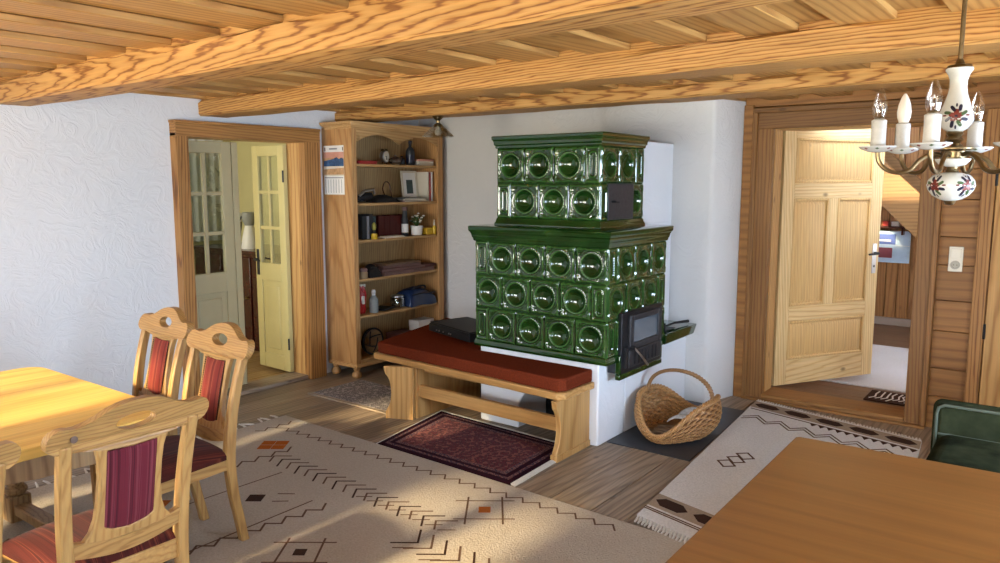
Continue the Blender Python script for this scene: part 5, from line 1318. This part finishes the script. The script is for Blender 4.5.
book(5.431, .016, .275, .19, s2, 'white', 'slim white book at the right end of the second shelf', 'books standing on the second shelf', -4.955)
# third shelf
for i, (w, h, mt, lb) in enumerate(((.05, .205, 'darkbook', 'black book at the left end of the third shelf'), (.03, .20, 'ink', 'grey book second from the left on the third shelf'), (.045, .215, 'darkbook', 'taller black book third from the left on the third shelf'), (.03, .195, 'teal', 'dark teal book beside the yellow spray bottle'))):
    book(4.54 + (0, .052, .084, .131)[i], w, h, .15, s3, mt, lb, 'books standing on the third shelf', -4.96)
t = thing('spray_bottle', 'small bottle with yellow foot and yellow-green cap on the third shelf', 'bottle', (-4.925, 4.645, s3))
m = MB(); m.lathe([(.026, 0), (.028, .004), (.028, .045), (.02, .05), (0, .05)], seg=18); m.build('foot', 'yellowp', t, local=True)
m = MB(); m.lathe([(.016, .05), (.018, .06), (.016, .08), (0, .08)], seg=16); m.build('neck', 'black', t, local=True)
m = MB(); m.lathe([(.014, .08), (.02, .095), (.018, .13), (.006, .145), (0, .145)], seg=16); m.build('cap', plain('olive_yellow', (.33, .30, .05), .4), t, local=True)
for i in range(5):
    y = 4.80 + i * .07
    book(y, .068, .195 - .004 * (i % 2), .10, s3, 'oxblood', ['oxblood leather volume nearest the yellow spray bottle', 'oxblood leather volume, second of the row of five', 'oxblood leather volume in the middle of the row of five', 'oxblood leather volume, fourth of the row of five', 'oxblood leather volume nearest the dark tall bottle'][i], 'leather volumes on the third shelf', -5.03)
m = MB(); m.box((-5.0, 4.76, s3), (-4.90, 5.01, s3 + .008), 0, rmat((-4.95, 4.88, 0), .06)); m.box((-4.99, 4.775, s3 + .008), (-4.905, 4.99, s3 + .016), 0, rmat((-4.95, 4.88, 0), -.05)); tag(m.build('paper_stack', 'creampaper'), 'cream papers lying in front of the leather volumes', 'paper')
bottle('liqueur_bottle', 5.105, -5.0, s3, .032, .265, 'darkbook', 'dark tall bottle with white label on the third shelf', 'mauve', 'white', .7)
t = thing('flower_pot', 'white flower pot with small white flowers on the third shelf', 'plant', (-4.98, 5.24, s3))
m = MB(); m.lathe([(.045, 0), (.05, .004), (.06, .085), (.056, .088), (.05, .07), (0, .07)], seg=24); m.build('pot', 'white', t, local=True)
m = MB(); rr_ = random.Random(2); hd_ = []
for k in range(26):
    a = rr_.uniform(0, 2 * PI); r = rr_.uniform(.02, .09); z = rr_.uniform(.12, .20); e = Vector((r * math.cos(a) * .8, r * math.sin(a), z)); m.tube([(0, 0, .07), (e.x * .4, e.y * .4, .11), e], .0022, 5); hd_.append(e)
    s_ = Vector((math.cos(a + 1.5), math.sin(a + 1.5), 0)) * .012; q0 = e * .8 + Vector((0, 0, .01)); m.add([q0, q0 + s_ + Vector((0, 0, .012)), q0 + Vector((math.cos(a), math.sin(a), .6)) * .035, q0 - s_ + Vector((0, 0, .012))], [(0, 1, 2, 3), (3, 2, 1, 0)])
m.build('foliage', 'green', t, local=True)
for k, e in enumerate(hd_[:16]):
    m = MB(); m.lathe([(.004, -.004), (.013, .0), (.010, .008), (0, .010)], e, 8); m.build('flower', 'petal', t, local=True)
bxo('yellow_box', 5.325, 5.41, -5.03, -4.93, s3, .062, 'yellowp', 'yellow box right of the flower pot', 'box', lid='yellowp')
t = thing('glue_bottle', 'slim yellow bottle with cream nozzle at the right end of the third shelf', 'bottle', (-4.93, 5.432, s3))
m = MB(); m.lathe([(.018, 0), (.019, .004), (.019, .07), (.010, .085), (0, .085)], seg=16); m.build('body', 'yellowp', t, local=True)
m = MB(); m.lathe([(.010, .085), (.009, .10), (.004, .14), (0, .142)], seg=14); m.build('nozzle', 'creampaper', t, local=True)
# fourth shelf
for i, (y0, y1, x0, x1, z, h, mt, a, lb) in enumerate(((4.74, 5.40, -5.16, -4.90, 0, .030, 'mauve', .0, 'mauve folder at the bottom of the pile on the fourth shelf'), (4.72, 5.30, -5.16, -4.92, .0305, .028, 'plum', .02, 'plum folder second in the pile on the fourth shelf'), (4.78, 5.25, -5.15, -4.94, .059, .022, 'mauve', -.05, 'mauve folder third in the pile on the fourth shelf'), (4.82, 5.28, -5.15, -4.96, .0815, .014, 'plywood', .04, 'brown folder on top of the pile on the fourth shelf'))):
    M_ = rmat(((x0 + x1) / 2, (y0 + y1) / 2, 0), a); m = MB(); m.box((x0, y0, s4 + z), (x1, y1, s4 + z + .003), 0, M_); m.box((x0, y0, s4 + z + h - .003), (x1, y1, s4 + z + h), 0, M_); m.box((x0 + .005, y0 + .005, s4 + z + .003), (x1 - .006, y1 - .005, s4 + z + h - .003), 1, M_)
    tag(m.build('folder', [mt, mt if i % 2 == 0 else 'mauve']), lb, 'folder', 'folders on the fourth shelf')
m = MB(); m.box((-5.1, 5.31, s4 + .0605), (-4.93, 5.45, s4 + .083)); o = m.build('notebook', 'plum', bevel=.003); o.location.z = s4 + .0315; tag(o, 'plum notebook at the right end of the fourth shelf, on the folders', 'notebook')
t = thing('pouch', 'black pouch left of the folders on the fourth shelf', 'pouch', (-4.97, 4.635, s4))
m = MB(); m.grid(lambda u, v: Vector((-.07 + .14 * v, -.075 + .15 * u, .115 * (max(0, math.sin(PI * u)) ** .35) * (max(0, math.sin(PI * v)) ** .35))), 22, 18); m.build('body', 'black', t, local=True)
m = MB(); m.tube([(.05, -.05, .085), (.05, .05, .085)], .005, 6); m.build('zip', 'iron', t, local=True)
t = thing('storage_jar', 'small jar with pale lid at the left end of the fourth shelf', 'jar', (-4.93, 4.51, s4))
m = MB(); m.lathe([(.036, 0), (.04, .005), (.04, .05), (.034, .062), (0, .062)], seg=20); m.build('body', 'plywood', t, local=True)
m = MB(); m.lathe([(.036, .062), (.038, .08), (.03, .092), (0, .095)], seg=20); m.build('lid', 'mauve', t, local=True)
# fifth shelf
t = thing('crisp_packet', 'crumpled red packet at the left end of the fifth shelf', 'packet', (-4.985, 4.53, s5))
def pk(sg): return lambda u, v: Vector((sg * .032 * (max(0, math.sin(PI * u)) * max(0, math.sin(PI * v))) ** .5 + .006 * math.sin(17 * u + 9 * v), -.048 + .096 * u + .006 * math.sin(11 * v), .255 * v))
m = MB(); m.grid(pk(1), 16, 26); m.grid(pk(-1), 16, 26, flip=True); m.build('body', 'red', t, local=True)
m = MB(); m.box((-.004, -.045, .235), (.010, .045, .262)); m.build('top_seal', 'creampaper', t, local=True)
m = MB(); m.grid(lambda u, v: Vector((.036 * (max(0, math.sin(PI * u)) ** .5) * .9 + .005, -.03 + .06 * u, .09 + .07 * v)), 8, 4); m.build('print', 'creampaper', t, local=True)
t = thing('spray_flask', 'grey clear plastic flask beside the red packet on the fifth shelf', 'bottle', (-4.95, 4.645, s5))
m = MB(); m.lathe([(.036, 0), (.04, .005), (.04, .12), (.022, .145), (.016, .155), (0, .155)], seg=22); m.build('body', plain('grey_translucent', (.30, .33, .32), .25), t, local=True)
m = MB(); m.lathe([(.016, .155), (.018, .18), (.02, .182), (.014, .205), (0, .207)], seg=16); m.build('spray_head', 'white', t, local=True)
t = thing('preserving_jar', 'glass jar with brown content on the fifth shelf', 'jar', (-5.0, 4.99, s5))
m = MB(); m.lathe([(.06, 0), (.066, .006), (.066, .085), (.058, .095), (.055, .095), (.06, .083), (.06, .012), (0, .012)], seg=24); m.build('glass', 'clear', t, local=True)
m = MB(); m.lathe([(.057, .014), (.057, .07), (0, .07)], seg=24); m.build('content', 'plywood', t, local=True)
m = MB(); m.lathe([(.062, .096), (.062, .11), (0, .112)], seg=24); m.build('lid', 'steel', t, local=True)
m = MB(); m.box((-5.08, 4.72, s5), (-4.93, 4.90, s5 + .02), 0, rmat((-5, 4.8, 0), .3)); tag(m.build('tray', 'black', bevel=.004), 'flat black tray between flask and jar on the fifth shelf', 'tray')
t = thing('tool_bag', 'dark blue shiny bag filling the right end of the fifth shelf', 'bag', (-5.01, 5.225, s5))
m = MB(); m.grid(lambda u, v: Vector((-.13 + .255 * v + .008 * math.sin(9 * u), -.175 + .36 * u, .165 * (max(0, math.sin(PI * u)) ** .22) * (max(0, math.sin(PI * v)) ** .25) * (1.06 - .12 * u) + .005 * math.sin(8 * u + 5 * v))), 30, 24); m.build('body', 'bluebag', t, local=True)
m = MB(); m.tube([(.122, -.15, .11), (.127, 0, .118), (.122, .16, .105)], .006, 6); m.build('zip', 'black', t, local=True)
m = MB(); m.tube(catmull([(.06, -.08, .15), (.08, -.05, .175), (.08, .05, .175), (.06, .09, .15)], 5), .009, 8); m.build('handle', 'black', t, local=True)
# bottom shelf
t = thing('cable_drum', 'coiled garden wire basket standing on the bottom shelf', 'basket', (-5.0, 4.63, s6))
m = MB()
for r, x in ((.115, .05), (.112, .035), (.108, .02)): 
    m.tube([(x, r * math.cos(2 * PI * i / 32), .122 + r * math.sin(2 * PI * i / 32)) for i in range(33)], .0075, 8, cap=False)
pieces(m, 'rim', 'black', t, local=True)
m = MB()
def cone(u, v): a = 2 * PI * u; r = .105 * (1 - .6 * v); return Vector((.05 - .10 * v, r * math.cos(a), .122 + r * math.sin(a) - .02 * v))
m.grid(cone, 40, 8, closed_u=True); m.build('bowl', 'plywood', t, local=True)
m = MB()
for k in range(4):
    a = .5 + k * 1.4; m.tube(catmull([(.05, .10 * math.cos(a), .122 + .10 * math.sin(a)), (.055, .05 * math.cos(a + .8), .122 + .05 * math.sin(a + .8)), (.05, .06 * math.cos(a + 2), .122 + .06 * math.sin(a + 2))], 5), .006, 6)
pieces(m, 'wire', 'iron', t, local=True)
bxo('card_box', 5.22, 5.43, -5.08, -4.95, s6, .215, 'white', 'white cardboard box on the bottom shelf behind the bench', 'box', .003, lid='white')
bxo('low_box', 4.95, 5.17, -5.12, -4.95, s6, .13, 'plum', 'dark plum box on the bottom shelf behind the bench cushion', 'box', lid='plum')

# calendar on the side of the bookcase
cl = thing('wall_calendar', 'wall calendar with a mountain picture hanging on the bookcase side', 'calendar', (-5.06, BY0, 1.58))
yb = BY0 - .003
def sheet(name, x0, x1, z0, z1, mat, parent, d): m = MB(); m.box((x0, yb - d - .0012, z0), (x1, yb - d, z1)); return m.build(name, mat, parent)
ca, cb = -5.225, -4.972
sheet('backing', ca, cb, 1.585, 2.0, 'creampaper', cl, -.002)
h = sheet('header', ca, cb, 1.945, 1.998, 'white', cl, .0); sheet('header_line', -5.15, -5.05, 1.966, 1.978, 'ink', h, .0015); sheet('header_mark', -4.985, -4.975, 1.955, 1.985, 'knot', h, .0015); sheet('header_mark', -5.212, -5.20, 1.955, 1.985, 'knot', h, .0015)
p_ = sheet('picture', ca, cb, 1.755, 1.945, 'tan', cl, .0)
sheet('sky', ca, cb, 1.895, 1.945, 'pink', p_, .0012)
m = MB(); m.prism([(ca, 1.825), (cb, 1.825), (cb, 1.885), (-5.0, 1.898), (-5.03, 1.885), (-5.06, 1.905), (-5.10, 1.888), (ca, 1.87)], .0012, lambda u, v, d: (u, yb - .0012 - d, v)); m.build('mountain', 'blue', p_)
m = MB(); m.prism([(ca, 1.80), (cb, 1.812), (cb, 1.826), (ca, 1.826)], .0014, lambda u, v, d: (u, yb - .0012 - d, v)); m.build('snow_field', 'creampaper', p_)
gsh = sheet('date_grid', ca, cb, 1.59, 1.745, 'white', cl, .0)
for i in range(7): sheet('date_column', ca + .016 + i * .034, ca + .021 + i * .034, 1.60, 1.715, 'ink', gsh, .0013)
sheet('month_line', ca + .01, cb - .01, 1.725, 1.733, 'ink', gsh, .0013)

# ------------------------------------------------------------------ light, sky, camera
w = bpy.data.worlds.new('daylight'); scene.world = w; w.use_nodes = True
nt = w.node_tree; nt.nodes.clear(); out = nt.nodes.new('ShaderNodeOutputWorld'); bg = nt.nodes.new('ShaderNodeBackground'); nt.links.new(bg.outputs[0], out.inputs[0])
tc = nt.nodes.new('ShaderNodeTexCoord'); sx = nt.nodes.new('ShaderNodeSeparateXYZ'); nt.links.new(tc.outputs['Generated'], sx.inputs[0])
bg_col = ramp(nt, node(nt, 'Math', {0: sx.outputs[2], 1: 0.5, 2: 0.5}, operation='MULTIPLY_ADD').outputs[0], [(0.38, (1.0, 0.90, 0.70)), (0.49, (0.85, 0.84, 0.74)), (0.54, (0.92, 0.95, 0.98)), (1.0, (0.72, 0.84, 1.0))])
ea = node(nt, 'MapRange', {0: sx.outputs[0], 1: 0.2, 2: 0.9, 3: 0.0, 4: 0.75}); bg_col = mixc(nt, ea.outputs[0], bg_col, (0.58, 0.80, 1.12))
nt.links.new(bg_col, bg.inputs['Color']); bg.inputs['Strength'].default_value = 36.0
def sun(direction, strength, color, angle):
    L = bpy.data.lights.new('sun', 'SUN'); L.energy = strength; L.color = color; L.angle = math.radians(angle)
    o = bpy.data.objects.new('sun', L); COL.objects.link(o); o.rotation_euler = Vector(direction).to_track_quat('-Z', 'Y').to_euler(); o.location = (-3, -6, 5)
sun((0.03, 1.0, -0.385), 13.0, (1.0, 0.80, 0.48), 3.0)
def area(name, loc, rot, sx_, sy_, e, col):
    L = bpy.data.lights.new(name, 'AREA'); L.shape = 'RECTANGLE'; L.size, L.size_y, L.energy, L.color = sx_, sy_, e, col
    o = bpy.data.objects.new(name, L); COL.objects.link(o); o.location = loc; o.rotation_euler = rot; return o
area('kitchen_fill', (-6.6, 1.63, 1.5), (-PI / 2, 0, PI), 1.3, 1.1, 34, (1.0, 0.97, 0.86))  # added lamp standing in for kitchen daylight, no window is built there
area('hall_fill', (1.17, 7.7, 1.6), (PI / 2, 0, PI / 2), 1.6, 1.2, 30, (0.90, 0.93, 1.0))  # added lamp to brighten the hall, the east wall has no opening

cam = bpy.data.cameras.new('camera'); cam.sensor_width = 36.0; cam.lens = 762.0 / 1000 * 36.0; cam.clip_start = 0.05
co = bpy.data.objects.new('camera', cam); COL.objects.link(co); co.location = (0, 0, 1.7); co.rotation_euler = (math.radians(90 - 7.5), 0, math.radians(37.3))
scene.camera = co
vs_ = scene.view_settings
scene.display_settings.display_device = 'sRGB'
vs_.view_transform = 'Standard'; vs_.look = 'None'; vs_.exposure = 0.36; vs_.gamma = 1.0; vs_.use_curve_mapping = False
cy = scene.cycles
cy.use_denoising = True
cy.max_bounces = 10; cy.diffuse_bounces = 6; cy.glossy_bounces = 4; cy.transmission_bounces = 6; cy.transparent_max_bounces = 12
cy.sample_clamp_indirect = 6.0
